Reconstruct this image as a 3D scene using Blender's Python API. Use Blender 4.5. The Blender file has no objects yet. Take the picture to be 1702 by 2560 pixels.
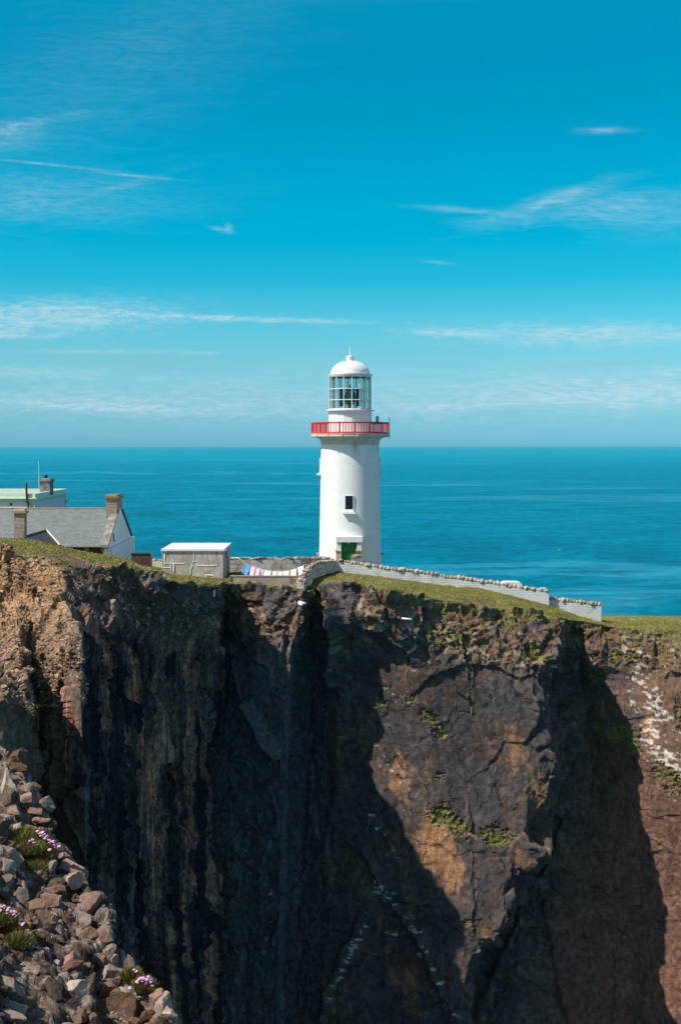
import bpy, math, random
import numpy as np
from mathutils import Vector, Matrix

random.seed(7)
rng = np.random.default_rng(11)
scene = bpy.context.scene
COL = scene.collection
R = math.radians

# ------------------------------------------------------------------ camera, world, sun, exposure
CAMZ = 75.0            # eye height over the sea
F = 3000.0             # focal length in photo pixels (photo 1702 x 2560)
CX, CY = 851.0, 1115.0 # vanishing point: level view, horizon at row 1115
cam_data = bpy.data.cameras.new("camera")
cam = bpy.data.objects.new("camera", cam_data); COL.objects.link(cam)
cam.location = (0, 0, CAMZ); cam.rotation_euler = (R(90), 0, 0)
cam_data.sensor_fit = 'VERTICAL'; cam_data.sensor_height = 36.0
cam_data.lens = 36.0 * F / 2560.0
cam_data.shift_y = -165.0 / 2560.0
cam_data.clip_start = 0.5; cam_data.clip_end = 600000.0
scene.camera = cam

SUN_EL = R(51.0)
SUN_H = Vector((-0.90, -0.435)).normalized()      # where the sun stands, seen from above
sun_vec = Vector((SUN_H.x * math.cos(SUN_EL), SUN_H.y * math.cos(SUN_EL), math.sin(SUN_EL)))
sd = bpy.data.lights.new("sun", 'SUN'); sd.energy = 4.4; sd.angle = R(0.53); sd.color = (1.0, 0.93, 0.82)
so = bpy.data.objects.new("sun", sd); COL.objects.link(so)
so.rotation_euler = sun_vec.to_track_quat('Z', 'Y').to_euler(); so.location = (-60, -30, 160)

scene.view_settings.view_transform = 'Standard'; scene.view_settings.look = 'None'
scene.view_settings.gamma = 1.0; scene.view_settings.exposure = 0.35
scene.cycles.max_bounces = 6; scene.cycles.diffuse_bounces = 3; scene.cycles.transparent_max_bounces = 12
scene.cycles.use_adaptive_sampling = True


class NT:
    """small helper for node trees"""
    def __init__(self, tree):
        self.t = tree
    def n(self, typ, **kw):
        nd = self.t.nodes.new(typ)
        for k, v in kw.items():
            setattr(nd, k, v)
        return nd
    def l(self, a, b):
        self.t.links.new(a, b)
    def put(self, sock, v):
        if hasattr(v, 'is_linked'):
            self.l(v, sock)
        else:
            sock.default_value = v
    def m(self, op, a, b=None, c=None, clamp=False):
        nd = self.n('ShaderNodeMath', operation=op); nd.use_clamp = clamp
        self.put(nd.inputs[0], a)
        if b is not None: self.put(nd.inputs[1], b)
        if c is not None: self.put(nd.inputs[2], c)
        return nd.outputs[0]
    def ramp(self, fac, stops, interp='LINEAR'):
        nd = self.n('ShaderNodeValToRGB'); cr = nd.color_ramp; cr.interpolation = interp
        while len(cr.elements) < len(stops): cr.elements.new(0.5)
        for e, (p, c) in zip(cr.elements, stops):
            e.position = p
            e.color = (c, c, c, 1) if isinstance(c, (int, float)) else (*c[:3], 1)
        self.l(fac, nd.inputs[0]); return nd.outputs[0]
    def mix(self, fac, a, b, mode='MIX'):
        nd = self.n('ShaderNodeMix', data_type='RGBA', blend_type=mode)
        self.put(nd.inputs[0], fac)
        self.put(nd.inputs[6], (*a, 1) if isinstance(a, tuple) and len(a) == 3 else a)
        self.put(nd.inputs[7], (*b, 1) if isinstance(b, tuple) and len(b) == 3 else b)
        return nd.outputs[2]
    def noise(self, vec, scale, detail=4, rough=0.55, dist=0.0):
        nd = self.n('ShaderNodeTexNoise')
        self.l(vec, nd.inputs['Vector']); nd.inputs['Scale'].default_value = scale
        nd.inputs['Detail'].default_value = detail; nd.inputs['Roughness'].default_value = rough
        nd.inputs['Distortion'].default_value = dist
        return nd.outputs['Fac']
    def mapping(self, vec, scale=(1, 1, 1), loc=(0, 0, 0), rot=(0, 0, 0)):
        nd = self.n('ShaderNodeMapping'); self.l(vec, nd.inputs[0])
        nd.inputs['Location'].default_value = loc; nd.inputs['Rotation'].default_value = rot
        nd.inputs['Scale'].default_value = scale
        return nd.outputs[0]


def build_world():
    w = bpy.data.worlds.new("World"); scene.world = w; w.use_nodes = True
    t = w.node_tree; t.nodes.clear(); k = NT(t)
    out = k.n('ShaderNodeOutputWorld'); bg = k.n('ShaderNodeBackground'); k.l(bg.outputs[0], out.inputs[0])
    sky = k.n('ShaderNodeTexSky', sky_type='NISHITA'); sky.sun_disc = False
    sky.sun_elevation = SUN_EL
    sky.sun_rotation = math.atan2(SUN_H.x, SUN_H.y)
    sky.altitude = 60; sky.air_density = 1.0; sky.dust_density = 0.6; sky.ozone_density = 2.0
    tc = k.n('ShaderNodeTexCoord'); sep = k.n('ShaderNodeSeparateXYZ'); k.l(tc.outputs['Generated'], sep.inputs[0])
    x, y, z = sep.outputs
    # tint of the air by height over the horizon (clear teal sea air)
    tint = k.ramp(k.m('MULTIPLY', z, 2.0, clamp=True), SKY_TINT)
    tint2 = k.ramp(k.m('MULTIPLY', z, 2.0, clamp=True), [(0.0, (0.58, 0.88, 1.1)), (0.2, (0.58, 0.86, 0.95)), (0.6, (0.66, 0.84, 0.86)), (1.0, (0.80, 0.88, 0.86))])
    tint = k.mix(k.m('DIVIDE', k.m('SUBTRACT', y, 0.72), 0.15, clamp=True), tint2, tint)
    col = k.mix(1.0, sky.outputs[0], tint, 'MULTIPLY')
    # directions as slopes: a to the side, b upwards
    yy = k.m('MAXIMUM', y, 0.02)
    a = k.m('DIVIDE', x, yy); b = k.m('DIVIDE', z, yy)
    ab = k.n('ShaderNodeCombineXYZ'); k.l(a, ab.inputs[0]); k.l(b, ab.inputs[1])
    ab = ab.outputs[0]
    wv = k.n('ShaderNodeTexNoise'); k.l(k.mapping(ab, (9, 22, 1)), wv.inputs['Vector']); wv.inputs['Scale'].default_value = 1.0; wv.inputs['Detail'].default_value = 3
    vm = k.n('ShaderNodeVectorMath', operation='MULTIPLY_ADD'); k.l(wv.outputs['Color'], vm.inputs[0]); vm.inputs[1].default_value = (0.05, 0.018, 0); k.l(ab, vm.inputs[2]); wab = vm.outputs[0]
    n1 = k.noise(k.mapping(wab, (14, 95, 1)), 1.0, 10, 0.70, 0.4)
    n2 = k.noise(k.mapping(wab, (34, 110, 1), (3, 1, 0)), 1.0, 10, 0.74, 0.5)
    n3 = k.noise(k.mapping(wab, (11, 80, 1), (9, 4, 0), (0, 0, R(-9))), 1.0, 10, 0.72, 0.5)
    n4 = k.noise(k.mapping(wab, (11, 80, 1), (2, 7, 0), (0, 0, R(13))), 1.0, 10, 0.72, 0.5)
    def blob(px, py, rx, ry, ang=0.0, p=1.0):
        ca, sa = math.cos(R(ang)), math.sin(R(ang))
        da = k.m('SUBTRACT', a, (px - CX) / F); db = k.m('SUBTRACT', b, (CY - py) / F)
        u = k.m('ADD', k.m('MULTIPLY', da, ca * F / rx), k.m('MULTIPLY', db, sa * F / rx))
        v = k.m('ADD', k.m('MULTIPLY', da, -sa * F / ry), k.m('MULTIPLY', db, ca * F / ry))
        d = k.m('ADD', k.m('MULTIPLY', u, u), k.m('MULTIPLY', v, v))
        return k.m('EXPONENT', k.m('MULTIPLY', d, -1.0))
    total = None
    def add(mask, noise, lo, hi, amt):
        nonlocal total
        # the cloud eats into the noise: threshold falls towards the middle of the mask
        s = k.m('ADD', noise, k.m('MULTIPLY', mask, 0.38))
        c = k.m('DIVIDE', k.m('SUBTRACT', s, lo), hi - lo, clamp=True)
        c = k.m('MULTIPLY', k.m('MULTIPLY', c, mask), amt)
        total = c if total is None else k.m('ADD', total, c)
    add(blob(130, 790, 340, 48, 1), n2, 0.50, 0.86, 1.1)
    add(blob(20, 838, 160, 12, 1), n2, 0.50, 0.85, 0.8)
    add(blob(700, 799, 280, 9, -2), n2, 0.52, 0.85, 0.70)
    add(blob(470, 792, 200, 12, -4), n2, 0.55, 0.85, 0.55)
    add(blob(1500, 836, 460, 36, 0), n2, 0.52, 0.88, 0.95)
    add(blob(1110, 832, 160, 12, -4), n2, 0.56, 0.90, 0.55)
    add(blob(1720, 930, 120, 18, 0), n1, 0.40, 0.85, 0.85)
    add(blob(250, 878, 200, 9, 0), n1, 0.5, 0.85, 0.5)
    add(blob(500, 882, 60, 5, 0), n1, 0.5, 0.85, 0.4)
    add(blob(1480, 520, 330, 44, 8), n3, 0.58, 1.02, 0.42)
    add(blob(1640, 540, 240, 70, 0), n3, 0.55, 1.1, 0.30)
    add(blob(1380, 500, 200, 22, 18), n4, 0.55, 0.9, 0.50)
    add(blob(1150, 525, 120, 9, -5), n3, 0.50, 0.9, 0.40)
    add(blob(1510, 326, 60, 9, 0), n2, 0.45, 0.85, 0.55)
    add(blob(40, 315, 180, 22, 10), n4, 0.52, 1.05, 0.42)
    add(blob(10, 345, 120, 45, 0), n1, 0.45, 1.0, 0.35)
    add(blob(100, 500, 380, 75, 0), n4, 0.50, 1.15, 0.42)
    add(blob(290, 470, 170, 12, 16), n4, 0.50, 1.0, 0.22)
    add(blob(120, 411, 170, 4, -6), n2, 0.36, 0.85, 0.45)
    add(blob(340, 440, 100, 3.5, -5), n2, 0.35, 0.8, 0.45)
    add(blob(552, 574, 26, 5, -14), n2, 0.30, 0.7, 0.45)
    add(blob(572, 570, 9, 10, 30), n2, 0.30, 0.7, 0.45)
    add(blob(1095, 656, 45, 5, -6), n2, 0.40, 0.85, 0.30)
    add(blob(850, 1000, 1500, 85, 0), n1, 0.54, 0.88, 0.46)
    add(blob(1600, 985, 330, 40, 2), n1, 0.46, 0.85, 0.6)
    add(blob(200, 1010, 400, 30, -1), n1, 0.50, 0.88, 0.42)
    add(blob(60, 930, 300, 26, 0), n2, 0.52, 0.9, 0.4)
    add(blob(1450, 960, 420, 60, 0), n1, 0.56, 0.95, 0.45)
    add(blob(1150, 1015, 350, 14, 3), n1, 0.50, 0.9, 0.50)
    add(blob(300, 1020, 420, 12, -2), n1, 0.52, 0.9, 0.40)
    add(blob(300, 160, 600, 220, 25), n4, 0.55, 1.2, 0.15)
    dk = k.m('MULTIPLY', k.m('ADD', k.m('ADD', blob(700, 985, 190, 16, -3), blob(1560, 965, 260, 18, 2)), k.m('ADD', blob(440, 908, 160, 14, -1), blob(1450, 915, 200, 12, 3))), k.ramp(n1, [(0.40, 0.0), (0.60, 0.34)]))
    col = k.mix(dk, col, (2.0, 3.4, 4.3))
    tot = k.m('MULTIPLY', k.m('MINIMUM', total, 0.92), k.m('GREATER_THAN', y, 0.03))
    bk = k.ramp(k.noise(k.mapping(wab, (70, 330, 1), (5, 2, 0), (0, 0, R(3))), 1.0, 6, 0.7), [(0.38, 0.35), (0.62, 1.25)])
    tot = k.m('MULTIPLY', k.m('MULTIPLY', tot, bk), CLOUD_AMT)
    col = k.mix(tot, col, CLOUD_COL)
    k.l(col, bg.inputs[0]); bg.inputs[1].default_value = 0.10

CLOUD_AMT = 0.62
CLOUD_COL = (4.6, 5.9, 6.5)
SKY_TINT = [(0.004, (0.296, 0.882, 1.463)), (0.016, (0.29, 0.856, 1.408)), (0.044, (0.291, 0.787, 1.236)), (0.076, (0.336, 0.784, 1.109)), (0.142, (0.362, 0.857, 1.0)), (0.208, (0.22, 0.897, 0.993)), (0.274, (0.05, 0.855, 0.968)), (0.338, (0.0, 0.873, 0.976)), (0.432, (0.0, 0.908, 0.982)), (0.524, (0.0, 0.884, 0.963)), (0.612, (0.0, 0.887, 0.96)), (0.69, (0.0, 0.98, 1.02)), (0.85, (0.95, 0.97, 0.95)), (1.0, (1.0, 0.97, 0.92))]
build_world()

# ------------------------------------------------------------------ helpers
def P(px, py, D):
    """the point at distance D that shows at column px, row py of the photograph"""
    return Vector(((px - CX) / F * D, D, CAMZ - (py - CY) / F * D))
def X(px, D): return (px - CX) / F * D
def Z(py, D): return CAMZ - (py - CY) / F * D

ORG = {}
def empty(name, loc, label=None, cat=None, group=None):
    o = bpy.data.objects.new(name, None); COL.objects.link(o)
    o.location = loc; o.empty_display_size = 0.2
    ORG[o.name] = Vector(loc)
    tag(o, label, cat, group); return o
def tag(o, label=None, cat=None, group=None, kind=None):
    if label: o['label'] = label
    if cat: o['category'] = cat
    if group: o['group'] = group
    if kind: o['kind'] = kind
    return o

class MB:
    def __init__(s): s.v = []; s.f = []
    def add(s, vs, fs):
        b = len(s.v); s.v += [tuple(q) for q in vs]; s.f += [tuple(i + b for i in f) for f in fs]; return s
    def box(s, x0, x1, y0, y1, z0, z1):
        return s.hexa([(x0,y0,z0),(x1,y0,z0),(x1,y1,z0),(x0,y1,z0),(x0,y0,z1),(x1,y0,z1),(x1,y1,z1),(x0,y1,z1)])
    def hexa(s, c):
        return s.add(c, [(0,3,2,1),(4,5,6,7),(0,1,5,4),(1,2,6,5),(2,3,7,6),(3,0,4,7)])
    def lathe(s, prof, seg=48, c=(0,0), a0=0.0, cap=True):
        n = len(prof); vs = []
        for i in range(seg):
            a = a0 + 2*math.pi*i/seg
            for r, z in prof: vs.append((c[0]+r*math.sin(a), c[1]-r*math.cos(a), z))
        fs = []
        for i in range(seg):
            j = (i+1) % seg
            for q in range(n-1): fs.append((i*n+q, j*n+q, j*n+q+1, i*n+q+1))
        if cap:
            if prof[0][0] > 1e-4: fs.append(tuple(i*n for i in reversed(range(seg))))
            if prof[-1][0] > 1e-4: fs.append(tuple(i*n+n-1 for i in range(seg)))
        return s.add(vs, fs)
    def tube(s, pts, r, seg=6):
        pts = [Vector(p) for p in pts]; vs = []; fs = []
        rr = r if isinstance(r, (list, tuple)) else [r]*len(pts)
        for i, p in enumerate(pts):
            d = (pts[min(i+1, len(pts)-1)] - pts[max(i-1, 0)]).normalized()
            u = d.orthogonal().normalized() if i == 0 else (u - d*u.dot(d)).normalized()
            w = d.cross(u)
            for q in range(seg):
                a = 2*math.pi*q/seg; vs.append(p + (u*math.cos(a) + w*math.sin(a))*rr[i])
        n = len(pts)
        for i in range(n-1):
            for q in range(seg):
                q2 = (q+1) % seg; fs.append((i*seg+q, i*seg+q2, (i+1)*seg+q2, (i+1)*seg+q))
        fs.append(tuple(reversed(range(seg)))); fs.append(tuple((n-1)*seg+q for q in range(seg)))
        return s.add(vs, fs)
    def build(s, name, mat, parent=None, smooth=False, fix=True):
        org = ORG[parent.name] if parent is not None else Vector((0,0,0))
        me = bpy.data.meshes.new(name)
        me.from_pydata([(v[0]-org.x, v[1]-org.y, v[2]-org.z) for v in s.v], [], s.f)
        me.materials.append(mat)
        if smooth: me.polygons.foreach_set('use_smooth', [True]*len(me.polygons))
        me.update()
        o = bpy.data.objects.new(name, me); COL.objects.link(o)
        if parent is not None: o.parent = parent
        ORG[o.name] = Vector(org)
        return o

def auto_smooth(o, ang=35):
    me = o.data
    me.polygons.foreach_set('use_smooth', [True]*len(me.polygons))
    try: me.set_sharp_from_angle(angle=R(ang))
    except Exception: pass
    return o

# ---- numpy noise
def _h(ix, iy, iz, seed):
    n = (ix.astype(np.int64)*374761393 + iy.astype(np.int64)*668265263 + iz.astype(np.int64)*2147483647 + seed*1274126177) & 0xffffffff
    n = ((n ^ (n >> 13)) * 1274126177) & 0xffffffff
    n = ((n ^ (n >> 16)) * 2246822519) & 0xffffffff
    n = n ^ (n >> 15)
    return (n & 0xffffff).astype(np.float32) / 16777216.0
def vnoise(p, seed=0):
    i = np.floor(p).astype(np.int64); f = (p - i).astype(np.float32); f = f*f*(3-2*f)
    out = 0
    for dx in (0,1):
        for dy in (0,1):
            for dz in (0,1):
                w = (f[:,0] if dx else 1-f[:,0])*(f[:,1] if dy else 1-f[:,1])*(f[:,2] if dz else 1-f[:,2])
                out = out + w*_h(i[:,0]+dx, i[:,1]+dy, i[:,2]+dz, seed)
    return out*2-1
def fbm(p, octv=4, seed=0, gain=0.5, lac=2.03):
    s = 0; a = 1; t = 0
    for o in range(octv):
        s = s + a*vnoise(p*(lac**o) + o*17.3, seed+o); t += a; a *= gain
    return s/t
def ridged(p, octv=4, seed=0, gain=0.5):
    s = 0; a = 1; t = 0
    for o in range(octv):
        s = s + a*(1-2*np.abs(vnoise(p*(2.07**o)+o*9.1, seed+o))); t += a; a *= gain
    return s/t
def facets(p, seed=0, tilt=1.0):
    """broken-rock relief: every Voronoi cell is a flat face with its own height and tilt; returns relief, edge distance, cell random"""
    i = np.floor(p).astype(np.int64); N = len(p)
    best = np.full(N, 9e9, np.float32); sec = np.full(N, 9e9, np.float32)
    val = np.zeros(N, np.float32); cid = np.zeros(N, np.float32)
    for dx in (-1,0,1):
        for dy in (-1,0,1):
            for dz in (-1,0,1):
                c = i + np.array((dx,dy,dz))
                hx = _h(c[:,0],c[:,1],c[:,2],seed); hy = _h(c[:,0],c[:,1],c[:,2],seed+1); hz = _h(c[:,0],c[:,1],c[:,2],seed+2)
                d = np.stack([p[:,0]-c[:,0]-hx, p[:,1]-c[:,1]-hy, p[:,2]-c[:,2]-hz],1).astype(np.float32)
                q = (d*d).sum(1)
                near = q < best
                sec = np.where(near, best, np.minimum(sec, q))
                h0 = _h(c[:,0],c[:,1],c[:,2],seed+3)
                g = (hy*2-1)*d[:,0] + (hz*2-1)*d[:,1] + (hx*2-1)*d[:,2]*1.3
                val = np.where(near, (h0*2-1)*0.6 + g*tilt, val); cid = np.where(near, h0, cid)
                best = np.where(near, q, best)
    return val, np.sqrt(sec)-np.sqrt(best), cid

def ss(a, b, x):
    t = np.clip((x-a)/(b-a), 0, 1); return t*t*(3-2*t)

# ------------------------------------------------------------------ materials
MATS = {}
def lin(r, g, b):
    f = lambda c: (c/255/12.92) if c/255 <= 0.04045 else ((c/255+0.055)/1.055)**2.4
    return (f(r), f(g), f(b))
def new_mat(name):
    m = bpy.data.materials.new(name); m.use_nodes = True
    k = NT(m.node_tree); bs = m.node_tree.nodes['Principled BSDF']; MATS[name] = m
    return m, k, bs
def coords(k, kind='Object'):
    return k.n('ShaderNodeTexCoord').outputs[kind]
def bump(k, bs, h, strength=0.5, dist=0.05):
    b = k.n('ShaderNodeBump'); b.inputs['Strength'].default_value = strength; b.inputs['Distance'].default_value = dist
    k.l(h, b.inputs['Height']); k.l(b.outputs[0], bs.inputs['Normal']); return b
def simple(name, c, c2=None, scale=3.0, rough=0.7, bmp=0.0, bscale=None, metallic=0.0, stretch=(1,1,1), lo=0.35, hi=0.65, bdist=0.03):
    m, k, bs = new_mat(name)
    co = k.mapping(coords(k), stretch)
    if c2 is None: bs.inputs['Base Color'].default_value = (*c, 1)
    else:
        n = k.noise(co, scale, 6, 0.6)
        k.l(k.mix(k.ramp(n, [(lo, 0.0), (hi, 1.0)]), c, c2), bs.inputs['Base Color'])
    bs.inputs['Roughness'].default_value = rough; bs.inputs['Metallic'].default_value = metallic
    bs.inputs['Specular IOR Level'].default_value = 0.3
    if bmp: bump(k, bs, k.noise(co, bscale or scale*3, 6, 0.65), bmp, bdist)
    return m

def rock_material(name, fine=3.0, bstr=0.9, bdist=0.12, spec=0.25, zones=False):
    """base colour from the mesh's own colour layer, broken up by grain, with crumbly relief;
    zones: upright fluting and jointed slabs where the mesh says so"""
    m, k, bs = new_mat(name)
    at = k.n('ShaderNodeVertexColor'); at.layer_name = 'col'
    co = coords(k)
    n = k.noise(co, fine, 8, 0.7, 0.3); n2 = k.noise(co, fine*0.25, 5, 0.6)
    g = k.ramp(n, [(0.3, 0.5), (0.5, 1.0), (0.72, 1.6)])
    g2 = k.ramp(n2, [(0.3, 0.75), (0.7, 1.25)])
    c = k.mix(1.0, at.outputs[0], g, 'MULTIPLY'); c = k.mix(1.0, c, g2, 'MULTIPLY')
    vo = k.n('ShaderNodeTexVoronoi'); vo.feature = 'F1'; k.l(co, vo.inputs['Vector']); vo.inputs['Scale'].default_value = fine*0.9
    n9 = k.noise(co, fine*4, 6, 0.7)
    h = k.m('ADD', k.m('MULTIPLY', k.m('ADD', n, k.m('MULTIPLY', vo.outputs['Distance'], 0.5)), at.outputs['Alpha']), k.m('MULTIPLY', n9, 0.22))
    if zones:
        ms = k.n('ShaderNodeVertexColor'); ms.layer_name = 'msk'; sp = k.n('ShaderNodeSeparateColor'); k.l(ms.outputs[0], sp.inputs[0])
        fl, sl = sp.outputs[0], sp.outputs[1]
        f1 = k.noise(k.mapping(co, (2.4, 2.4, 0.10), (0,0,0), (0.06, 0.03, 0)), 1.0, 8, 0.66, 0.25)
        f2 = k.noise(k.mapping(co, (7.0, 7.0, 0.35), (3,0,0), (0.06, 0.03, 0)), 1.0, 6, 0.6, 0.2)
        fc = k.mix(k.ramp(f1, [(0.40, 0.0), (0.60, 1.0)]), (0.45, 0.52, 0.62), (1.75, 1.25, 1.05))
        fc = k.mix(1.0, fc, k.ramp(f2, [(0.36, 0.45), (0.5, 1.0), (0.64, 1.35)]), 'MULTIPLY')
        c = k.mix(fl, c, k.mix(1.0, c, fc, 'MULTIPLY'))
        # joints and small steps of the slabs
        wv = k.n('ShaderNodeTexNoise'); k.l(co, wv.inputs['Vector']); wv.inputs['Scale'].default_value = 0.6; wv.inputs['Detail'].default_value = 6
        vm = k.n('ShaderNodeVectorMath', operation='MULTIPLY_ADD'); k.l(wv.outputs['Color'], vm.inputs[0]); vm.inputs[1].default_value = (1.6, 1.6, 1.6); k.l(co, vm.inputs[2])
        ve = k.n('ShaderNodeTexVoronoi'); ve.feature = 'DISTANCE_TO_EDGE'; k.l(k.mapping(vm.outputs[0], (0.42, 0.42, 0.20), (0,0,0), (0, 0.5, 0)), ve.inputs['Vector']); ve.inputs['Scale'].default_value = 1.0
        brk = k.noise(co, 0.9, 3, 0.5)
        jn = k.m('MULTIPLY', k.m('MULTIPLY', k.ramp(ve.outputs['Distance'], [(0.0, 1.0), (0.022, 0.0)]), k.ramp(brk, [(0.46, 0.0), (0.58, 1.0)])), sl)
        s1 = k.noise(k.mapping(vm.outputs[0], (1.6, 1.6, 0.45), (0,0,0), (0, 0.55, 0)), 1.0, 9, 0.72, 0.2)
        sc = k.mix(k.ramp(s1, [(0.36, 0.0), (0.50, 0.5), (0.64, 1.0)]), (0.66, 0.68, 0.73), (1.62, 1.36, 1.16))
        c = k.mix(k.m('MULTIPLY', sl, 0.85), c, k.mix(1.0, c, sc, 'MULTIPLY'))
        c = k.mix(k.m('MULTIPLY', jn, 0.75), c, (0.012, 0.011, 0.011))
        h = k.m('ADD', h, k.m('MULTIPLY', fl, k.m('ADD', k.m('MULTIPLY', f1, 2.6), k.m('MULTIPLY', f2, 1.1))))
        h = k.m('ADD', h, k.m('MULTIPLY', sl, k.m('MULTIPLY', s1, 0.8)))
        h = k.m('SUBTRACT', h, k.m('MULTIPLY', jn, 0.8))
    k.l(c, bs.inputs['Base Color']); bs.inputs['Roughness'].default_value = 0.9
    bs.inputs['Specular IOR Level'].default_value = spec
    bump(k, bs, h, bstr, bdist)
    return m
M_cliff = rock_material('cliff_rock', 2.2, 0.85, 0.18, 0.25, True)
M_rubble = rock_material('rubble_rock', 2.2, 0.8, 0.14)
M_bank = rock_material('bank_soil', 28.0, 0.9, 0.02)

def rock_mat(name, c1, c2, scale=6.0, dark=(0.02,0.018,0.016)):
    m, k, bs = new_mat(name); co = coords(k)
    oi = k.n('ShaderNodeObjectInfo')
    n = k.noise(co, scale, 7, 0.62, 0.4); n2 = k.noise(co, scale*4, 6, 0.7)
    c = k.mix(k.ramp(n, [(0.35, 0.0), (0.65, 1.0)]), c1, c2)
    c = k.mix(k.ramp(n2, [(0.32, 0.75), (0.45, 0.0)]), c, dark)
    v = k.ramp(oi.outputs['Random'], [(0, 0.65), (1, 1.35)])
    c = k.mix(1.0, c, v, 'MULTIPLY')
    k.l(c, bs.inputs['Base Color']); bs.inputs['Roughness'].default_value = 0.88; bs.inputs['Specular IOR Level'].default_value = 0.25
    bump(k, bs, k.m('ADD', n2, n), 0.8, 0.02/scale*6)
    return m

def tower_paint():
    m, k, bs = new_mat('white_tower_paint'); co = coords(k)
    sep = k.n('ShaderNodeSeparateXYZ'); k.l(co, sep.inputs[0]); x, y, z = sep.outputs
    ang = k.m('ARCTAN2', x, k.m('MULTIPLY', y, -1.0))
    cyl = k.n('ShaderNodeCombineXYZ'); k.l(k.m('MULTIPLY', ang, 3.1), cyl.inputs[0]); k.l(z, cyl.inputs[1])
    br = k.n('ShaderNodeTexBrick'); k.l(cyl.outputs[0], br.inputs['Vector'])
    br.inputs['Scale'].default_value = 1.0; br.inputs['Brick Width'].default_value = 0.9; br.inputs['Row Height'].default_value = 0.33
    br.inputs['Mortar Size'].default_value = 0.02; br.inputs['Mortar Smooth'].default_value = 0.6
    n = k.noise(co, 2.5, 6, 0.6); n2 = k.noise(co, 14, 5, 0.6)
    # rust runs below the gallery and streaks
    st = k.noise(k.mapping(cyl.outputs[0], (2.2, 0.35, 1), (4.3, 0, 0)), 1.0, 6, 0.7)
    blob1 = k.m('MULTIPLY', k.ramp(k.m('ABSOLUTE', k.m('SUBTRACT', ang, 0.13)), [(0.0, 1.0), (0.16, 0.0)]), k.ramp(k.m('DIVIDE', k.m('SUBTRACT', z, 12.75), 1.0), [(0.0, 0.0), (0.8, 1.0)]))
    blob2 = k.m('MULTIPLY', k.ramp(k.m('ABSOLUTE', k.m('SUBTRACT', ang, 1.22)), [(0.0, 1.0), (0.12, 0.0)]), k.ramp(k.m('DIVIDE', k.m('SUBTRACT', z, 12.75), 1.0), [(0.0, 0.0), (0.8, 1.0)]))
    rust = k.m('MULTIPLY', k.m('ADD', blob1, blob2), k.ramp(k.m('ADD', st, k.m('MULTIPLY', n2, 0.4)), [(0.58, 0.0), (0.72, 1.0)]), clamp=True)
    c = k.mix(k.ramp(n, [(0.3, 0.0), (0.7, 1.0)]), (0.76, 0.78, 0.76), (0.86, 0.86, 0.84))
    c = k.mix(rust, c, (0.55, 0.24, 0.05))
    st2 = k.noise(k.mapping(cyl.outputs[0], (1.1, 0.12, 1), (1.3, 0, 0)), 1.0, 7, 0.7)
    c = k.mix(k.m('MULTIPLY', k.ramp(st2, [(0.50, 0.0), (0.72, 1.0)]), 0.30), c, (0.56, 0.53, 0.44))
    c = k.mix(k.ramp(k.noise(co, 0.9, 8, 0.75), [(0.64, 0.0), (0.72, 0.35)]), c, (0.62, 0.60, 0.54))
    k.l(c, bs.inputs['Base Color']); bs.inputs['Roughness'].default_value = 0.55
    bs.inputs['Specular IOR Level'].default_value = 0.3
    h = k.m('SUBTRACT', k.m('MULTIPLY', n2, 0.6), k.m('MULTIPLY', br.outputs['Fac'], 1.0))
    bump(k, bs, h, 0.35, 0.03)
    return m
M_tower = tower_paint()
M_white = simple('white_paint', (0.80,0.80,0.78), (0.70,0.71,0.68), 2.0, 0.5, 0.15)
M_corbel = None
def corbel():
    m, k, bs = new_mat('gallery_concrete'); co = coords(k)
    n = k.noise(co, 1.2, 7, 0.65); n2 = k.noise(k.mapping(co, (3,3,0.8)), 2.0, 6, 0.7)
    c = k.mix(k.ramp(n, [(0.4,0.0),(0.6,1.0)]), (0.62,0.62,0.56), (0.50,0.50,0.43))
    c = k.mix(k.ramp(n2, [(0.60,0.0),(0.72,0.9)]), c, (0.45,0.20,0.05))
    k.l(c, bs.inputs['Base Color']); bs.inputs['Roughness'].default_value = 0.8; bump(k, bs, n2, 0.4, 0.03)
    return m
M_corbel = corbel()
M_red = simple('red_rail_paint', (0.78,0.026,0.026), (0.66,0.03,0.025), 4.0, 0.45)
M_darkmetal = simple('dark_metal', (0.03,0.035,0.035), rough=0.5)
M_green = simple('green_door_paint', (0.012,0.16,0.04), (0.02,0.22,0.055), 5.0, 0.4)
M_plate = simple('cream_plate', (0.6,0.58,0.4), rough=0.5)
M_glassdark = simple('dark_window_glass', (0.015,0.016,0.024), (0.03,0.03,0.045), 4, 0.08)
M_lens = None
def glassy(name, tintc, gl=0.12, rough=0.02):
    m, k, bs = new_mat(name); t = m.node_tree
    t.nodes.remove(bs); out = t.nodes['Material Output']
    tr = k.n('ShaderNodeBsdfTransparent'); tr.inputs[0].default_value = (*tintc, 1)
    g = k.n('ShaderNodeBsdfGlossy'); g.inputs['Roughness'].default_value = rough
    mx = k.n('ShaderNodeMixShader'); fr = k.n('ShaderNodeFresnel'); fr.inputs[0].default_value = 1.45
    k.l(k.m('MULTIPLY', fr.outputs[0], gl*8, clamp=True), mx.inputs[0]); k.l(tr.outputs[0], mx.inputs[1]); k.l(g.outputs[0], mx.inputs[2])
    k.l(mx.outputs[0], out.inputs[0]); return m
M_glass = glassy('lantern_glass', (0.62,0.80,0.80), 0.10)
M_lens = glassy('fresnel_lens_glass', (0.35,0.5,0.38), 0.4, 0.1)
M_lamp = glassy('teal_lamp_glass', (0.1,0.45,0.45), 0.3, 0.1)
M_rust = simple('rusty_iron', (0.16,0.05,0.03), (0.10,0.03,0.02), 8, 0.85, 0.3)
M_orange = simple('orange_lichen_block', (0.55,0.28,0.08), (0.45,0.35,0.2), 8, 0.8, 0.3)
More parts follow.
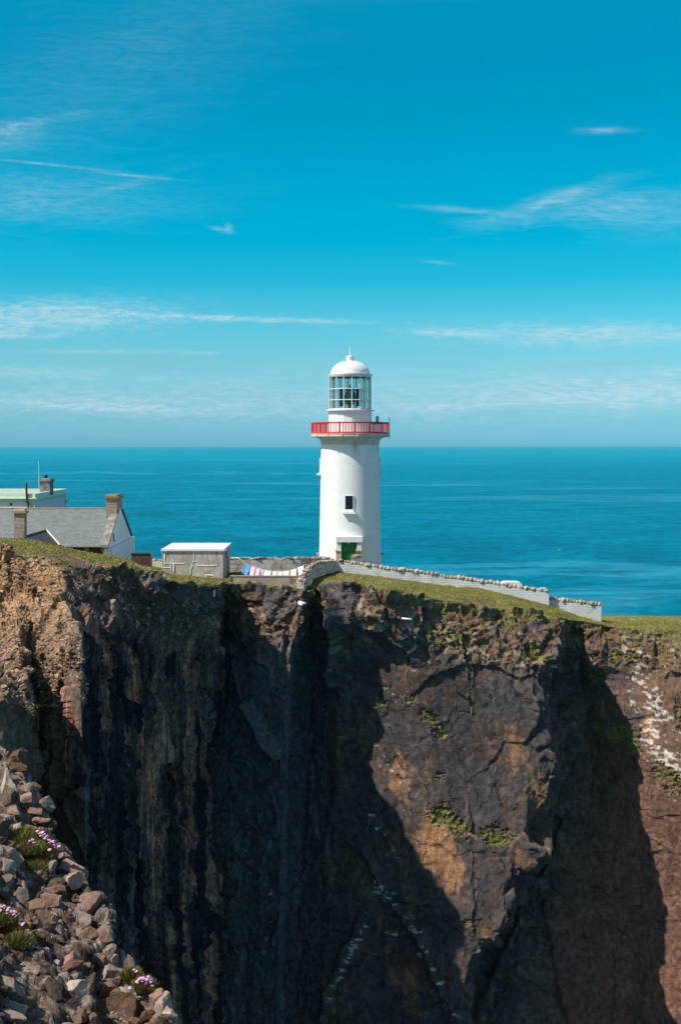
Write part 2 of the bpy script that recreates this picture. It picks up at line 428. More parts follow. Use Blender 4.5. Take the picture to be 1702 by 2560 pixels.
M_stone = rock_mat('coping_stone', (0.50,0.39,0.29), (0.32,0.28,0.24), 3.0, (0.10,0.09,0.08))
M_stone2 = rock_mat('dressed_sandstone', (0.50,0.38,0.25), (0.36,0.29,0.21), 2.5, (0.15,0.12,0.09))

def rubble_wall(name, wash, stone, washamt=0.7, bw=0.5, rh=0.22, bstr=0.9):
    """stone courses under worn whitewash"""
    m, k, bs = new_mat(name); co = coords(k)
    sep = k.n('ShaderNodeSeparateXYZ'); k.l(co, sep.inputs[0])
    cc = k.n('ShaderNodeCombineXYZ'); k.l(k.m('ADD', sep.outputs[0], sep.outputs[1]), cc.inputs[0]); k.l(sep.outputs[2], cc.inputs[1])
    wob = k.noise(co, 2.0, 3); 
    v2 = k.n('ShaderNodeVectorMath', operation='ADD'); k.l(cc.outputs[0], v2.inputs[0])
    w3 = k.n('ShaderNodeCombineXYZ'); k.l(k.m('MULTIPLY', wob, 0.25), w3.inputs[0]); k.l(k.m('MULTIPLY', wob, 0.18), w3.inputs[1]); k.l(w3.outputs[0], v2.inputs[1])
    br = k.n('ShaderNodeTexBrick'); k.l(v2.outputs[0], br.inputs['Vector']); br.inputs['Scale'].default_value = 1.0
    br.inputs['Brick Width'].default_value = bw; br.inputs['Row Height'].default_value = rh; br.inputs['Mortar Size'].default_value = 0.03; br.inputs['Mortar Smooth'].default_value = 0.7
    br.inputs['Color1'].default_value = (0.75,0.75,0.75,1); br.inputs['Color2'].default_value = (1.2,1.2,1.2,1); br.inputs['Mortar'].default_value = (0.8,0.8,0.8,1)
    n = k.noise(co, 1.3, 7, 0.65); n2 = k.noise(co, 8, 6, 0.7)
    st = k.mix(1.0, k.mix(n2, stone, tuple(q*1.6 for q in stone)), br.outputs['Color'], 'MULTIPLY')
    f = k.ramp(k.m('ADD', n, k.m('MULTIPLY', k.m('SUBTRACT', n2, 0.5), 0.5)), [(0.62-washamt*0.4, 0.0), (0.80-washamt*0.4, 1.0)])
    c = k.mix(f, st, wash)
    c = k.mix(k.m('MULTIPLY', k.m('MULTIPLY', br.outputs['Fac'], n2), 0.45 if washamt < 0.9 else 0.18), c, tuple(q*0.5 for q in wash))
    k.l(c, bs.inputs['Base Color']); bs.inputs['Roughness'].default_value = 0.9; bs.inputs['Specular IOR Level'].default_value = 0.2
    h = k.m('SUBTRACT', k.m('MULTIPLY', n2, 1.4), k.m('MULTIPLY', br.outputs['Fac'], 1.0 if washamt < 0.9 else 0.35))
    bump(k, bs, h, bstr, 0.06)
    return m
M_wash = rubble_wall('whitewashed_rubble', (0.66,0.68,0.66), (0.26,0.23,0.2), 0.95)
M_block = rubble_wall('weathered_blocks', (0.66,0.64,0.60), (0.34,0.27,0.21), 0.62, 0.75, 0.42)
M_brown = rubble_wall('brown_stone_blocks', (0.13,0.08,0.055), (0.09,0.055,0.04), 0.3, 0.5, 0.22)
M_lowwall = simple('stained_concrete', (0.33,0.26,0.20), (0.44,0.36,0.29), 1.2, 0.9, 0.5, 6)

# ------------------------------------------------------------------ the sea
def build_sea():
    m, k, bs = new_mat('sea_water'); co = coords(k)
    a = k.noise(k.mapping(co, (1/700, 1/160, 1)), 1.0, 9, 0.66, 0.4)
    b = k.noise(k.mapping(co, (1/6000, 1/2200, 1), (3.3,5,0), (0,0,0.12)), 1.0, 9, 0.6, 0.9)
    b2 = k.noise(k.mapping(co, (1/900, 1/420, 1), (1.3,2,0), (0,0,0.2)), 1.0, 8, 0.6, 0.8)
    w = k.noise(k.mapping(co, (1/10, 1/14, 1)), 1.0, 8, 0.74)
    w2 = k.noise(k.mapping(co, (1/60, 1/55, 1)), 1.0, 6, 0.6)
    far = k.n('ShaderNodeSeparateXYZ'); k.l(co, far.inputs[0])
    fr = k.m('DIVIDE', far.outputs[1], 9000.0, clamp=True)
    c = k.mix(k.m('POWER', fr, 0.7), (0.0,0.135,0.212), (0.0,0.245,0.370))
    c = k.mix(1.0, c, k.ramp(a, [(0.32,0.86),(0.5,1.0),(0.70,1.10)]), 'MULTIPLY')
    c = k.mix(1.0, c, k.ramp(w, [(0.34,0.55),(0.5,1.0),(0.68,1.30)]), 'MULTIPLY'); c = k.mix(1.0, c, k.ramp(w2, [(0.34,0.78),(0.66,1.18)]), 'MULTIPLY')
    line = k.ramp(b, [(0.50,0.0),(0.508,0.22),(0.516,0.0),(0.60,0.0),(0.61,0.25),(0.62,0.0)])
    c = k.mix(line, c, (0.10,0.45,0.60))
    line2 = k.ramp(b2, [(0.57,0.0),(0.574,0.07),(0.578,0.0)])
    c = k.mix(line2, c, (0.02,0.30,0.42))
    k.l(c, bs.inputs['Base Color'])
    bs.inputs['Roughness'].default_value = 0.5; bs.inputs['IOR'].default_value = 1.33; bs.inputs['Specular IOR Level'].default_value = 0.04
    bs.inputs['Specular Tint'].default_value = (0.0, 0.75, 1.0, 1)
    bump(k, bs, w, 0.25, 0.6)
    o = MB()
    o.add([(-300000,-2000,0),(300000,-2000,0),(300000,300000,0),(-300000,300000,0)], [(0,1,2,3)])
    s = o.build('sea', m); s['kind'] = 'structure'
build_sea()

# ------------------------------------------------------------------ sheets lofted from control points
def loft(cols, seg_u, seg_v):
    """cols: list of lists of 3D points; returns grid (nv, nu, 3) and u, v parameters"""
    C = np.array([[tuple(p) for p in c] for c in cols], np.float64)   # U x V x 3
    U = np.concatenate([np.linspace(i, i+1, seg_u[i], endpoint=False) for i in range(len(cols)-1)] + [[len(cols)-1]])
    V = np.concatenate([np.linspace(i, i+1, seg_v[i], endpoint=False) for i in range(C.shape[1]-1)] + [[C.shape[1]-1]])
    def ip(A, t):
        i = np.minimum(t.astype(int), A.shape[0]-2); f = (t-i)[:,None,None]
        return A[i]*(1-f)+A[i+1]*f
    G = ip(C, U); G = ip(G.transpose(1,0,2), V)      # nv x nu x 3
    return G, U, V
def smooth_grid(G, W, it):
    for _ in range(it):
        A = G.copy()
        A[1:-1,1:-1] = (G[:-2,1:-1]+G[2:,1:-1]+G[1:-1,:-2]+G[1:-1,2:])/4
        G = G + (A-G)*W[...,None]
    return G
def grid_normals(G):
    du = np.gradient(G, axis=1); dv = np.gradient(G, axis=0)
    n = np.cross(du, dv); n /= (np.linalg.norm(n, axis=2, keepdims=True)+1e-9); return n
def box_blur(A, r, it=3):
    for _ in range(it):
        for ax in (0, 1):
            B = np.moveaxis(A, ax, 0); B = np.concatenate([np.repeat(B[:1], r+1, 0), B, np.repeat(B[-1:], r, 0)], 0)
            c = np.cumsum(B, 0); A = np.moveaxis((c[2*r+1:]-c[:-2*r-1])/(2*r+1), 0, ax)
    return A
def wide_normals(G, r):
    n = box_blur(grid_normals(G), r); return n/(np.linalg.norm(n, axis=2, keepdims=True)+1e-9)
def grid_mesh(name, G, col, mat, smooth=False, alpha=None, msk=None):
    nv, nu = G.shape[:2]
    me = bpy.data.meshes.new(name)
    idx = np.arange(nv*nu).reshape(nv, nu)
    q = np.stack([idx[:-1,:-1], idx[1:,:-1], idx[1:,1:], idx[:-1,1:]], -1).reshape(-1,4)
    me.vertices.add(nv*nu); me.vertices.foreach_set('co', G.reshape(-1).astype(np.float32))
    me.loops.add(len(q)*4); me.loops.foreach_set('vertex_index', q.reshape(-1).astype(np.int32))
    me.polygons.add(len(q)); me.polygons.foreach_set('loop_start', np.arange(0, len(q)*4, 4, dtype=np.int32))
    me.polygons.foreach_set('loop_total', np.full(len(q), 4, np.int32))
    me.polygons.foreach_set('use_smooth', np.full(len(q), smooth, bool))
    me.update(calc_edges=True); me.validate()
    ca = me.color_attributes.new('col', 'FLOAT_COLOR', 'POINT')
    c4 = np.ones((nv*nu, 4), np.float32); c4[:,:3] = col.reshape(-1,3)
    if alpha is not None: c4[:,3] = alpha.ravel()
    ca.data.foreach_set('color', c4.reshape(-1))
    if msk is not None:
        cb = me.color_attributes.new('msk', 'FLOAT_COLOR', 'POINT'); m4 = np.ones((nv*nu, 4), np.float32); m4[:,:3] = msk.reshape(-1,3); cb.data.foreach_set('color', m4.reshape(-1))
    me.materials.append(mat)
    o = bpy.data.objects.new(name, me); COL.objects.link(o); return o

# top rows: (px, D, z below eye) back foot is made from back edge; cliff rows: (px, py, D)
# columns: back, midback, mid(front of walls / crest), brink, cliff a..f
HL = [
 # back            midb            mid                brink              a                b                c                 d                 e                f
 [(-900,175,-14),(-900,130,-12),(-900,100,-4.0), (-900,1340,75), (-900,1480,70), (-900,1660,62), (-900,1800,48), (-900,2200,46), (-900,2450,45), (-900,2750,44)],
 [(-150,175,-13),(-150,125,-12),(-150,92,-7.0),(-150,1378,80), (-120,1530,75), (-110,1700,68), (-100,1800,58), (-100,2200,55), (-100,2450,54), (-100,2750,52)],
 [(0,170,-13),   (0,122,-11.8), (0,92,-7.05),   (0,1383,83),    (0,1525,78),    (0,1690,69),    (8,1750,60),    (10,2100,57),   (14,2400,56),   (20,2750,54)],
 [(50,168,-13),  (50,121,-11.8),(45,92,-7.12),  (50,1386,83),   (50,1545,76), (46,1745,65.5),   (66,1800,62),   (72,2100,59),   (76,2400,58),   (80,2750,56)],
 [(75,167,-13),  (75,120,-11.8),(75,92,-7.17),  (78,1389,83),   (75,1535,76.8), (70,1697,73),   (80,1800,71.5), (86,2100,69.5), (90,2400,68),   (95,2750,66)],
 [(115,166,-13), (115,120,-11.7),(115,92.5,-7.4),(115,1394,82.5),(125,1495,77),  (140,1640,72),  (145,1800,70),  (150,2100,68.5),(155,2400,67),  (160,2750,66)],
 [(150,165,-13), (150,119,-11.6),(149,93,-7.72),(150,1403,82),  (163,1493,77),  (205,1592,70),  (209,1804,68.5),(213,2200,67),  (215,2450,66),  (217,2750,65)],
 [(230,160,-13), (230,118,-11.6),(225,94,-8.3), (250,1420,84.5),(243,1512,81),  (246,1610,76),  (250,1804,74.5),(255,2200,73),  (258,2450,72),  (260,2750,70)],
 [(300,135,-13), (300,118,-11.6),(326,96,-9.2), (325,1410,88),  (322,1522,85),  (325,1640,82),  (330,1850,80.5),(335,2250,79.5),(336,2450,79),  (335,2750,77)],
 [(350,133,-13), (350,119,-11.7),(352,98,-9.9),(371,1424,88),  (380,1530,87.5),(390,1650,86.5),(395,1900,86),  (400,2250,85),  (398,2450,84),  (395,2750,82)],
 [(430,132,-13), (430,119,-11.8),(430,104,-11.3),(446,1457,88.5),(455,1540,90.5),(460,1660,92),  (465,1900,92),  (460,2250,91),  (458,2450,90),  (455,2750,88)],
 [(520,132,-13), (520,119,-12.1),(520,108,-11.85),(522,1462,95.5),(540,1540,99),  (535,1660,100), (530,1900,99.5),(520,2250,98),  (516,2450,97),  (512,2750,95)],
 [(575,132,-13), (575,119,-12.3),(575,111,-12.1),(564,1457,103.5),(562,1540,105.5),(558,1660,106),(548,1900,105.5),(530,2250,104),(524,2450,103), (520,2750,101)],
 [(660,132,-13.1),(660,121,-12.4),(660,112,-12.1),(660,1464,104), (650,1540,101.8), (640,1660,102.6), (630,1900,103.6),(620,2250,103),(614,2450,102),(610,2750,100)],
 [(765,133,-13.2),(765,123,-12.6),(765,112,-12.3),(754,1476,103), (754,1545,100.2), (722,1662,101.2), (712,1900,101.6),(700,2250,101), (694,2450,100), (690,2750,98)],
 [(785,133,-13.3),(785,123,-12.6),(780,113,-12.3),(770,1486,105), (772,1560,107), (737,1665,109), (727,1900,109.5),(714,2250,107.5),(706,2450,106),(700,2750,104)],
 [(800,133,-13.3),(800,123,-12.6),(800,114,-12.3),(786,1468,106), (790,1550,106.6), (782,1680,110), (770,1900,110), (750,2250,107.5),(742,2450,106),(735,2750,103.5)],
 [(850,133,-13.3),(850,124,-12.7),(847,117,-12.25),(846,1461,104.3),(846,1540,102.6),(850,1690,105.2),(840,1900,106),(825,2250,105),(815,2450,103),(805,2750,101)],
 [(960,133,-13.4),(960,124,-12.9),(954,117,-12.74),(965,1470,101.8),(985,1545,100.6),(990,1640,103.2),(985,1900,103.8),(980,2250,102.5),(975,2450,101),(970,2750,99)],
 [(1060,133,-13.9),(1060,124,-13.7),(1053,117,-13.4),(1050,1487,105.2),(1060,1560,103.9),(1070,1700,102.7),(1080,1900,102.2),(1085,2250,100.6),(1088,2400,99),(1060,2750,97)],
 [(1212,133,-15.6),(1212,124,-15.0),(1204,116.5,-13.85),(1200,1515,107.4),(1210,1590,105.4),(1215,1700,103.5),(1220,1900,102.1),(1190,2250,99.2),(1150,2400,98.6),(1090,2750,96.5)],
 [(1330,132,-16.6),(1330,124,-16.0),(1320,116.5,-14.9),(1310,1535,108.4),(1315,1600,106.2),(1290,1697,104.1),(1330,1910,102.0),(1250,2245,99.2),(1178,2390,98.6),(1080,2750,96.3)],
 [(1380,131,-17.2),(1380,123,-16.5),(1372,116,-15.4),(1392,1552,108.5),(1398,1612,106.4),(1340,1695,104.5),(1398,1920,102.0),(1288,2240,99.4),(1190,2390,98.6),(1070,2750,96.2)],
 [(1400,130,-17.4),(1400,122,-16.7),(1392,116,-15.6),(1402,1548,112),(1408,1612,112.5),(1352,1700,114),(1408,1920,113.5),(1300,2240,112),(1200,2390,110.5),(1080,2750,107)],
 [(1450,129,-17.7),(1450,121,-17.1),(1445,116,-16.4),(1440,1553,113.5),(1455,1612,114),(1450,1700,116),(1480,1920,114.5),(1450,2240,111),(1430,2400,109),(1380,2750,105)],
 [(1520,128,-17.85),(1520,121,-17.5),(1520,117,-17.1),(1520,1563,114),(1540,1625,112.5),(1560,1700,112),(1590,1920,110),(1600,2240,109.5),(1590,2450,108.5),(1570,2750,106.5)],
 [(1620,128,-17.9),(1620,122,-17.6),(1620,118,-17.5),(1620,1574,114),(1640,1650,111.5),(1660,1720,110),(1690,1920,107.5),(1705,2240,107.2),(1705,2450,106),(1700,2750,104.5)],
 [(1780,128,-18.0),(1780,122,-17.7),(1780,118,-17.6),(1780,1585,114),(1800,1680,109.5),(1820,1760,108),(1850,1950,105),(1870,2240,101.5),(1880,2450,99),(1890,2750,96)],
 [(2500,135,-20),(2500,126,-19),(2500,119,-19),(2500,1640,112),(2520,1700,108),(2540,1800,105),(2560,2000,102),(2560,2240,99),(2560,2450,97),(2560,2750,94)],
]
HEAD = {}
def inpoly(px, py, poly):
    r = np.zeros(px.shape, bool); n = len(poly)
    for i in range(n):
        x0, y0 = poly[i]; x1, y1 = poly[(i+1) % n]
        c = ((y0 > py) != (y1 > py)) & (px < (x1-x0)*(py-y0)/(y1-y0+1e-9)+x0); r ^= c
    return r
def build_headland():
    cols = []
    for c in HL:
        pts = []
        b = c[0]; pts.append(Vector((X(b[0], b[1]+18), b[1]+18, -3.0)))
        for q in c[:3]: pts.append(Vector((X(q[0], q[1]), q[1], CAMZ+q[2])))
        for q in c[3:]: pts.append(P(*q))
        l = pts[-1]; pts.append(Vector((l.x, l.y-5.0, -3.0)))
        cols.append(pts)
    C = np.array([[tuple(p) for p in c] for c in cols])
    vis_v = [3, 1, 1, 1, 1, 1, 1, 1, 1, 1, 3]
    su = []
    for i in range(len(cols)-1):
        L = np.linalg.norm(C[i+1,4:9]-C[i,4:9], axis=1).max()
        res = 1.2 if i in (0, len(cols)-2) else (0.5 if i == 1 else 0.125)
        su.append(max(3, int(math.ceil(L/res))))
    sv = []
    for j in range(C.shape[1]-1):
        L = np.median(np.linalg.norm(C[2:-2,j+1]-C[2:-2,j], axis=1))
        res = {0: 2.5, 1: 0.6, 2: 0.35, 3: 0.2, 10: 2.5}.get(j, 0.125)
        sv.append(max(3, int(math.ceil(L/res))))
    G, U, V = loft(cols, su, sv)
    nv, nu = G.shape[:2]
    VV = np.repeat(V[:,None], nu, 1); UU = np.repeat(U[None], nv, 0)
    W = np.where(VV < 4.0, 1.0, np.where(VV < 5.2, 0.25, 0.04))
    # keep the crest row firm
    G = smooth_grid(G, W, 14)
    pf = G.reshape(-1,3)
    # pixel position of every undisturbed point: where on the cliff it is
    px = CX + F*G[...,0]/G[...,1]; py = CY + F*(CAMZ-G[...,2])/G[...,1]
    t = VV
    n = wide_normals(G, 9)
    # wobble of the brink and broad relief
    def N(f, sc): return f.reshape(nv, nu)
    warp = np.stack([fbm(pf*0.35, 3, 5), fbm(pf*0.35+31, 3, 6), fbm(pf*0.35+77, 3, 7)], 1)
    pw = pf + warp*1.4
    big, be, bc = [a.reshape(nv, nu) for a in facets(pw/4.2, 20, 0.8)]
    mid, me_, mc = [a.reshape(nv, nu) for a in facets(pw/1.5, 30, 0.9)]
    sm, se, sc_ = [a.reshape(nv, nu) for a in facets(pf/0.55+warp*0.6, 40, 1.0)]
    f1 = fbm(pf*0.22, 4, 1).reshape(nv, nu); f2 = fbm(pf*1.1, 4, 2).reshape(nv, nu); f3 = fbm(pf*3.2, 3, 3).reshape(nv, nu)
    f4 = fbm(pf*0.7+50, 4, 12).reshape(nv, nu)
    # upright fluting of the dark left wall
    sp = np.stack([pf[:,0]*0.75+warp[:,0]*0.35+pf[:,2]*0.05, pf[:,1]*0.75+warp[:,1]*0.35, pf[:,2]*0.035], 1)
    flute = ridged(sp, 5, 60, 0.55).reshape(nv, nu)
    sp2 = np.stack([pf[:,0]*2.4+pf[:,2]*0.1, pf[:,1]*2.4, pf[:,2]*0.10], 1)+warp*0.35
    flute2, fe, fc = [a.reshape(nv, nu) for a in facets(sp2*0.55, 66, 1.0)]
    # regions
    top = 1-ss(3.95, 4.02, t)                                   # the turf
    below = ss(4.0, 4.04, t)
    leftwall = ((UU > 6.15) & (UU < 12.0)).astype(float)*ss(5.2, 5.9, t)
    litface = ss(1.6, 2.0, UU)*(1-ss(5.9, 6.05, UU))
    slab = ss(16.6, 17.2, UU)*(1-ss(21.9, 22.1, UU))*ss(5.5, 6.2, t)
    rightslope = ss(23.2, 24.2, UU)
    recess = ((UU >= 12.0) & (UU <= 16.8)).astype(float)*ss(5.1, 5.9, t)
    rubble = below*(1-ss(5.3, 6.1, t+0.35*f1*2)) 
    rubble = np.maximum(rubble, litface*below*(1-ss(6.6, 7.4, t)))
    rubble = np.maximum(rubble, 0.35*below*(1-0.8*slab)); rubble = rubble*(1-0.5*slab)
    disp = 0
    rsl = rightslope*ss(5.2,6.0,t); rubble = rubble*(1-0.7*rsl)*(1-0.8*recess*ss(5.0,5.5,t+0.3*f1))
    disp = disp + big*0.55*below*(1-0.84*slab)*(1-0.75*rsl)*(1-0.5*recess)*(1-0.4*leftwall)
    disp = disp + mid*((0.30-0.12*ss(16,17.5,UU)-0.10*litface)*rubble+0.10*(1-0.6*slab-0.4*rsl))*below + sm*(0.15*rubble+0.03)*below
    disp = disp + f2*0.14*rubble + f3*0.10*rubble
    disp = disp + leftwall*(flute*1.5+flute2*0.55)
    disp = disp + recess*(flute*0.12+f2*0.04)
    edge = np.exp(-((UU-21.9)/0.55)**2)*ss(5.0,5.6,t); disp = disp + edge*(big*0.9+mid*0.35)
    # cracks between blocks
    disp = disp - below*0.22*(1-ss(0.0, 0.05, be))*(1-0.3*rubble)*(1-0.96*slab)*(1-0.9*rsl) - below*0.14*(1-ss(0.0, 0.09, me_))*(rubble*0.7+0.03)
    # turf: hummocks and worn terraces
    disp = disp + top*ss(1.5, 3.0, t)*(f1*0.25+f4*0.10+f3*0.03)
    # turf lip with an undercut right below it
    under = np.exp(-((t-4.12)/0.07)**2)
    disp = disp - under*(0.30+0.4*f1)*(UU < 21.5)
    lip = np.exp(-((t-4.0)/0.03)**2); disp = disp + lip*0.15
    # the long chimney crack
    ck = np.exp(-((px-(845+f1*5))/5.0)**2)*ss(1492, 1510, py)*(1-ss(1690, 1740, py)); disp = disp - ck*1.6*below
    for (x0, y0, x1, y1, wd, dp) in CRACKS:
        dx, dy = x1-x0, y1-y0; L2 = dx*dx+dy*dy
        tt = np.clip(((px-x0)*dx+(py-y0)*dy)/L2, 0, 1)
        dd = np.hypot(px-(x0+tt*dx)+f2*14, py-(y0+tt*dy)+f4*14)
        disp = disp - dp*np.exp(-(dd/wd)**2)*below*(np.sin(tt*math.pi) > 0.02)
    # overhanging ledges and bulges (gained or lost metres)
    for (bx, by, rx, ry, d) in BULGES:
        disp = disp + d*np.exp(-((px-bx)/rx)**2-((py-by)/ry)**2)*below
    corner = np.exp(-((UU-6.0)/1.3)**2)*ss(3.9,4.05,t)*(1-ss(5.2,6.0,t)); disp = disp*(1-0.6*corner)
    disp = 0.6*disp+0.4*box_blur(disp, 1, 1)
    G2 = G + n*disp[...,None]*SGN
    # brink wanders in and out
    wig = np.exp(-((t-4.05)/0.35)**2); G2[...,1] += (f4*0.9+f2*0.25)*wig*(rubble*0.6+0.4)
    # turf tussocks hanging on the face (raised mounds)
    gm = np.zeros_like(t)
    for (bx, by, rx, ry, ang, amt) in GRASS_BLOBS:
        c_, s_ = math.cos(R(ang)), math.sin(R(ang)); dx, dy = px-bx, py-by
        u = (dx*c_+dy*s_)/rx; v = (-dx*s_+dy*c_)/ry
        gm = np.maximum(gm, amt*np.exp(-(u*u+v*v)))
    f6 = fbm(pf*6.5, 3, 8).reshape(nv, nu)
    gnoise = gm + 0.35*f2 + 0.45*f3 + 0.35*f6
    gpatch = ss(0.48, 0.70, gnoise)*below*(gm > 0.08)
    G2 = G2 + n*(gpatch*(0.2+0.25*f6))[...,None]*SGN
    # ---- colours
    def C3(*c): return np.array(c, np.float32)
    soil = C3(0.155, 0.098, 0.060); ochre = C3(0.36, 0.215, 0.105); slate = C3(0.062, 0.058, 0.060); dark = C3(0.026, 0.025, 0.028)
    brown = C3(0.105, 0.068, 0.045); orange = C3(0.27, 0.155, 0.085); pale = C3(0.34, 0.27, 0.20)
    grassA = C3(0.235, 0.220, 0.060); grassB = C3(0.145, 0.155, 0.036); white = C3(0.55, 0.52, 0.48); redb = C3(0.16, 0.082, 0.055)
    def L(a, b, f): return a*(1-f[...,None]) + b*f[...,None]
    base = np.broadcast_to(slate, G.shape).copy()
    base = L(base, C3(0.075,0.056,0.046), ss(-0.1, 0.5, f1+0.5*(mc-0.5)))
    # warm weathered streaks running down to the left on the slab
    str_ = fbm(np.stack([(px.ravel()-0.25*py.ravel())*0.022, py.ravel()*0.006, 0*px.ravel()], 1), 5, 90).reshape(nv, nu)
    base = L(base, brown*1.1, ss(0.1, 0.6, str_+0.35*f2+0.25*f3)*(0.45*slab+0.5)); base = L(base, C3(0.17,0.115,0.08), ss(0.25,0.5,str_*0.7+f3*0.5)*slab*0.8)
    om = np.zeros_like(t)
    for (bx, by, rx, ry, ang, amt) in ORANGE_BLOBS:
        c_, s_ = math.cos(R(ang)), math.sin(R(ang)); dx, dy = px-bx, py-by
        u = (dx*c_+dy*s_)/rx; v = (-dx*s_+dy*c_)/ry
        om = np.maximum(om, amt*np.exp(-(u*u+v*v)))
    base = L(base, orange, ss(0.42, 0.85, om*0.8+0.55*str_+0.35*f2+0.3*f3)*np.clip(om*2, 0, 1))
    base = L(base, C3(0.15,0.088,0.058), rightslope*ss(5.0, 6.0, t)*ss(-0.5, 0.3, f1+str_)*0.9)
    base = L(base, redb, rightslope*ss(6.5, 7.5, t)*0.7)
    # rubble and soil
    rb = L(np.broadcast_to(soil, G.shape), brown, ss(-0.2, 0.3, f1)); rb = L(rb, pale, ss(0.72, 0.85, sc_)*0.75); rb = L(rb, slate*1.3, ss(0.25, 0.12, mc)*0.8)
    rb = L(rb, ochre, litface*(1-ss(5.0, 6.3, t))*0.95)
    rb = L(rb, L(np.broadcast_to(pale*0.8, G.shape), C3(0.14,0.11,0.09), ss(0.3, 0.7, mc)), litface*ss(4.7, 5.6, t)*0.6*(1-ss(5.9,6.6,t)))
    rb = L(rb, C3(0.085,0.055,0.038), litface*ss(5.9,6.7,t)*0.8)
    base = L(base, rb, np.clip(rubble*1.1, 0, 1)*(1-slab*0.7))
    base = L(base, L(np.broadcast_to(C3(0.12,0.078,0.050), G.shape), C3(0.20,0.13,0.085), ss(0.0,0.5,f2+0.5*f3)), (1-ss(5.9,6.05,UU))*ss(5.6,6.4,t)*0.85)
    # fluted wall: brown ribs; light-dark contrast of the relief painted into the colour
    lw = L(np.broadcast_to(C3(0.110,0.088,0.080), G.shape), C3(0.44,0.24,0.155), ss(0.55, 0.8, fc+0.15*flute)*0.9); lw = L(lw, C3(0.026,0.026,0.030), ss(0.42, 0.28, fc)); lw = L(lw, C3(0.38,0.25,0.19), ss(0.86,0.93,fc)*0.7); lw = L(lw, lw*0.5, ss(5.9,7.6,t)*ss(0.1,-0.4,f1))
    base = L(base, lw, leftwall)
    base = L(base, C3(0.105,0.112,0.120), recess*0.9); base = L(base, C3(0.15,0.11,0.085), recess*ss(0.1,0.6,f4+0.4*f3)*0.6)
    # guano
    gu = np.zeros_like(t)
    for (x0, y0, x1, y1, wd, amt) in GUANO:
        dx, dy = x1-x0, y1-y0; tt = np.clip(((px-x0)*dx+(py-y0)*dy)/(dx*dx+dy*dy), 0, 1)
        dd = np.hypot(px-(x0+tt*dx), py-(y0+tt*dy)); gu = np.maximum(gu, amt*np.exp(-(dd/wd)**2))
    gs = fbm(np.stack([px.ravel()*0.05, py.ravel()*0.16, pf[:,1]*0], 1), 4, 77, 0.7).reshape(nv, nu)
    base = L(base, white, ss(0.52, 0.66, gu*0.50+gs*1.0+f3*0.25)*(gu > 0.12)*0.85)
    # turf on top, worn through in places
    worn = ss(0.28, 0.42, f4+0.25*f3-0.12+0.35*ss(3.4, 4.0, t)*((UU > 18.5) | (UU < 7.5)))
    tf = L(np.broadcast_to(grassA, G.shape), grassB, ss(-0.3, 0.4, f2)); tf = L(tf, C3(0.27,0.22,0.09), ss(0.0, 0.5, f4)*0.6)
    tf = L(tf, soil*1.15, worn*((UU < 7.6) | (UU > 18.3))*ss(3.0, 3.3, t))
    tcol = L(tf, pale*1.1, ss(0.80, 0.9, sc_)*ss(1.9, 2.0, t)*rightslope*(1-ss(2.2, 2.9, t)))
    gpat2 = below*ss(0.05, 0.35, f4+0.5*f3+0.4*f6-0.62*(t-4.15)+0.30)*ss(17.9, 18.8, UU)*(t < 5.8)
    fringe = below*ss(0.10, 0.0, t-4.05-0.10*f4-0.10*f3)*(UU > 7)
    gt = np.clip(top + gpatch + gpat2*0.9 + fringe, 0, 1)
    base = L(base, tcol*(0.8+0.35*f6[...,None]), gt)
    HEAD.update(rub=np.clip(rubble*(1-top)*(1-gt),0,1), lit=litface, lwall=leftwall, G=G2, n=n*SGN, top=top, grass=np.clip(top*(1-worn*((UU < 7.6) | (UU > 18.3)))+gpatch+gpat2*0.6+fringe, 0, 1), px=px, py=py, t=t, UU=UU, U=U, V=V, tf=tf)
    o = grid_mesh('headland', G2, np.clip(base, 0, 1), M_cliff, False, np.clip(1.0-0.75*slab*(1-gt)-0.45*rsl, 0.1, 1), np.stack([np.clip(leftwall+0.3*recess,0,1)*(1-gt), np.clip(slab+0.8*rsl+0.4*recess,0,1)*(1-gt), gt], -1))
    o['kind'] = 'structure'
    return o
SGN = 1.0
CRACKS = [(1385,1990,1365,2070,3,0.5), (1165,1620,1178,1800,3,0.25), (1172,2000,1180,2330,3,0.3),
          (745,1700,800,2100,5,0.4), (620,1750,690,1900,12,1.2), (900,2120,1150,2560,7,0.5), (905,2280,800,2560,8,0.6), (540,2000,500,2560,8,0.8),
          (1180,2560,1380,2100,8,0.7), (1420,2560,1360,2250,8,0.6)]
BULGES = [(1345,2130,40,50,-1.0), (980,1545,70,60,0.9), (1110,2200,120,200,0.4), (170,1720,40,60,0.5), (1480,1640,40,60,-0.8), (700,1540,50,80,0.7), (1000,2350,120,120,0.6), (860,2450,90,150,-0.6)]
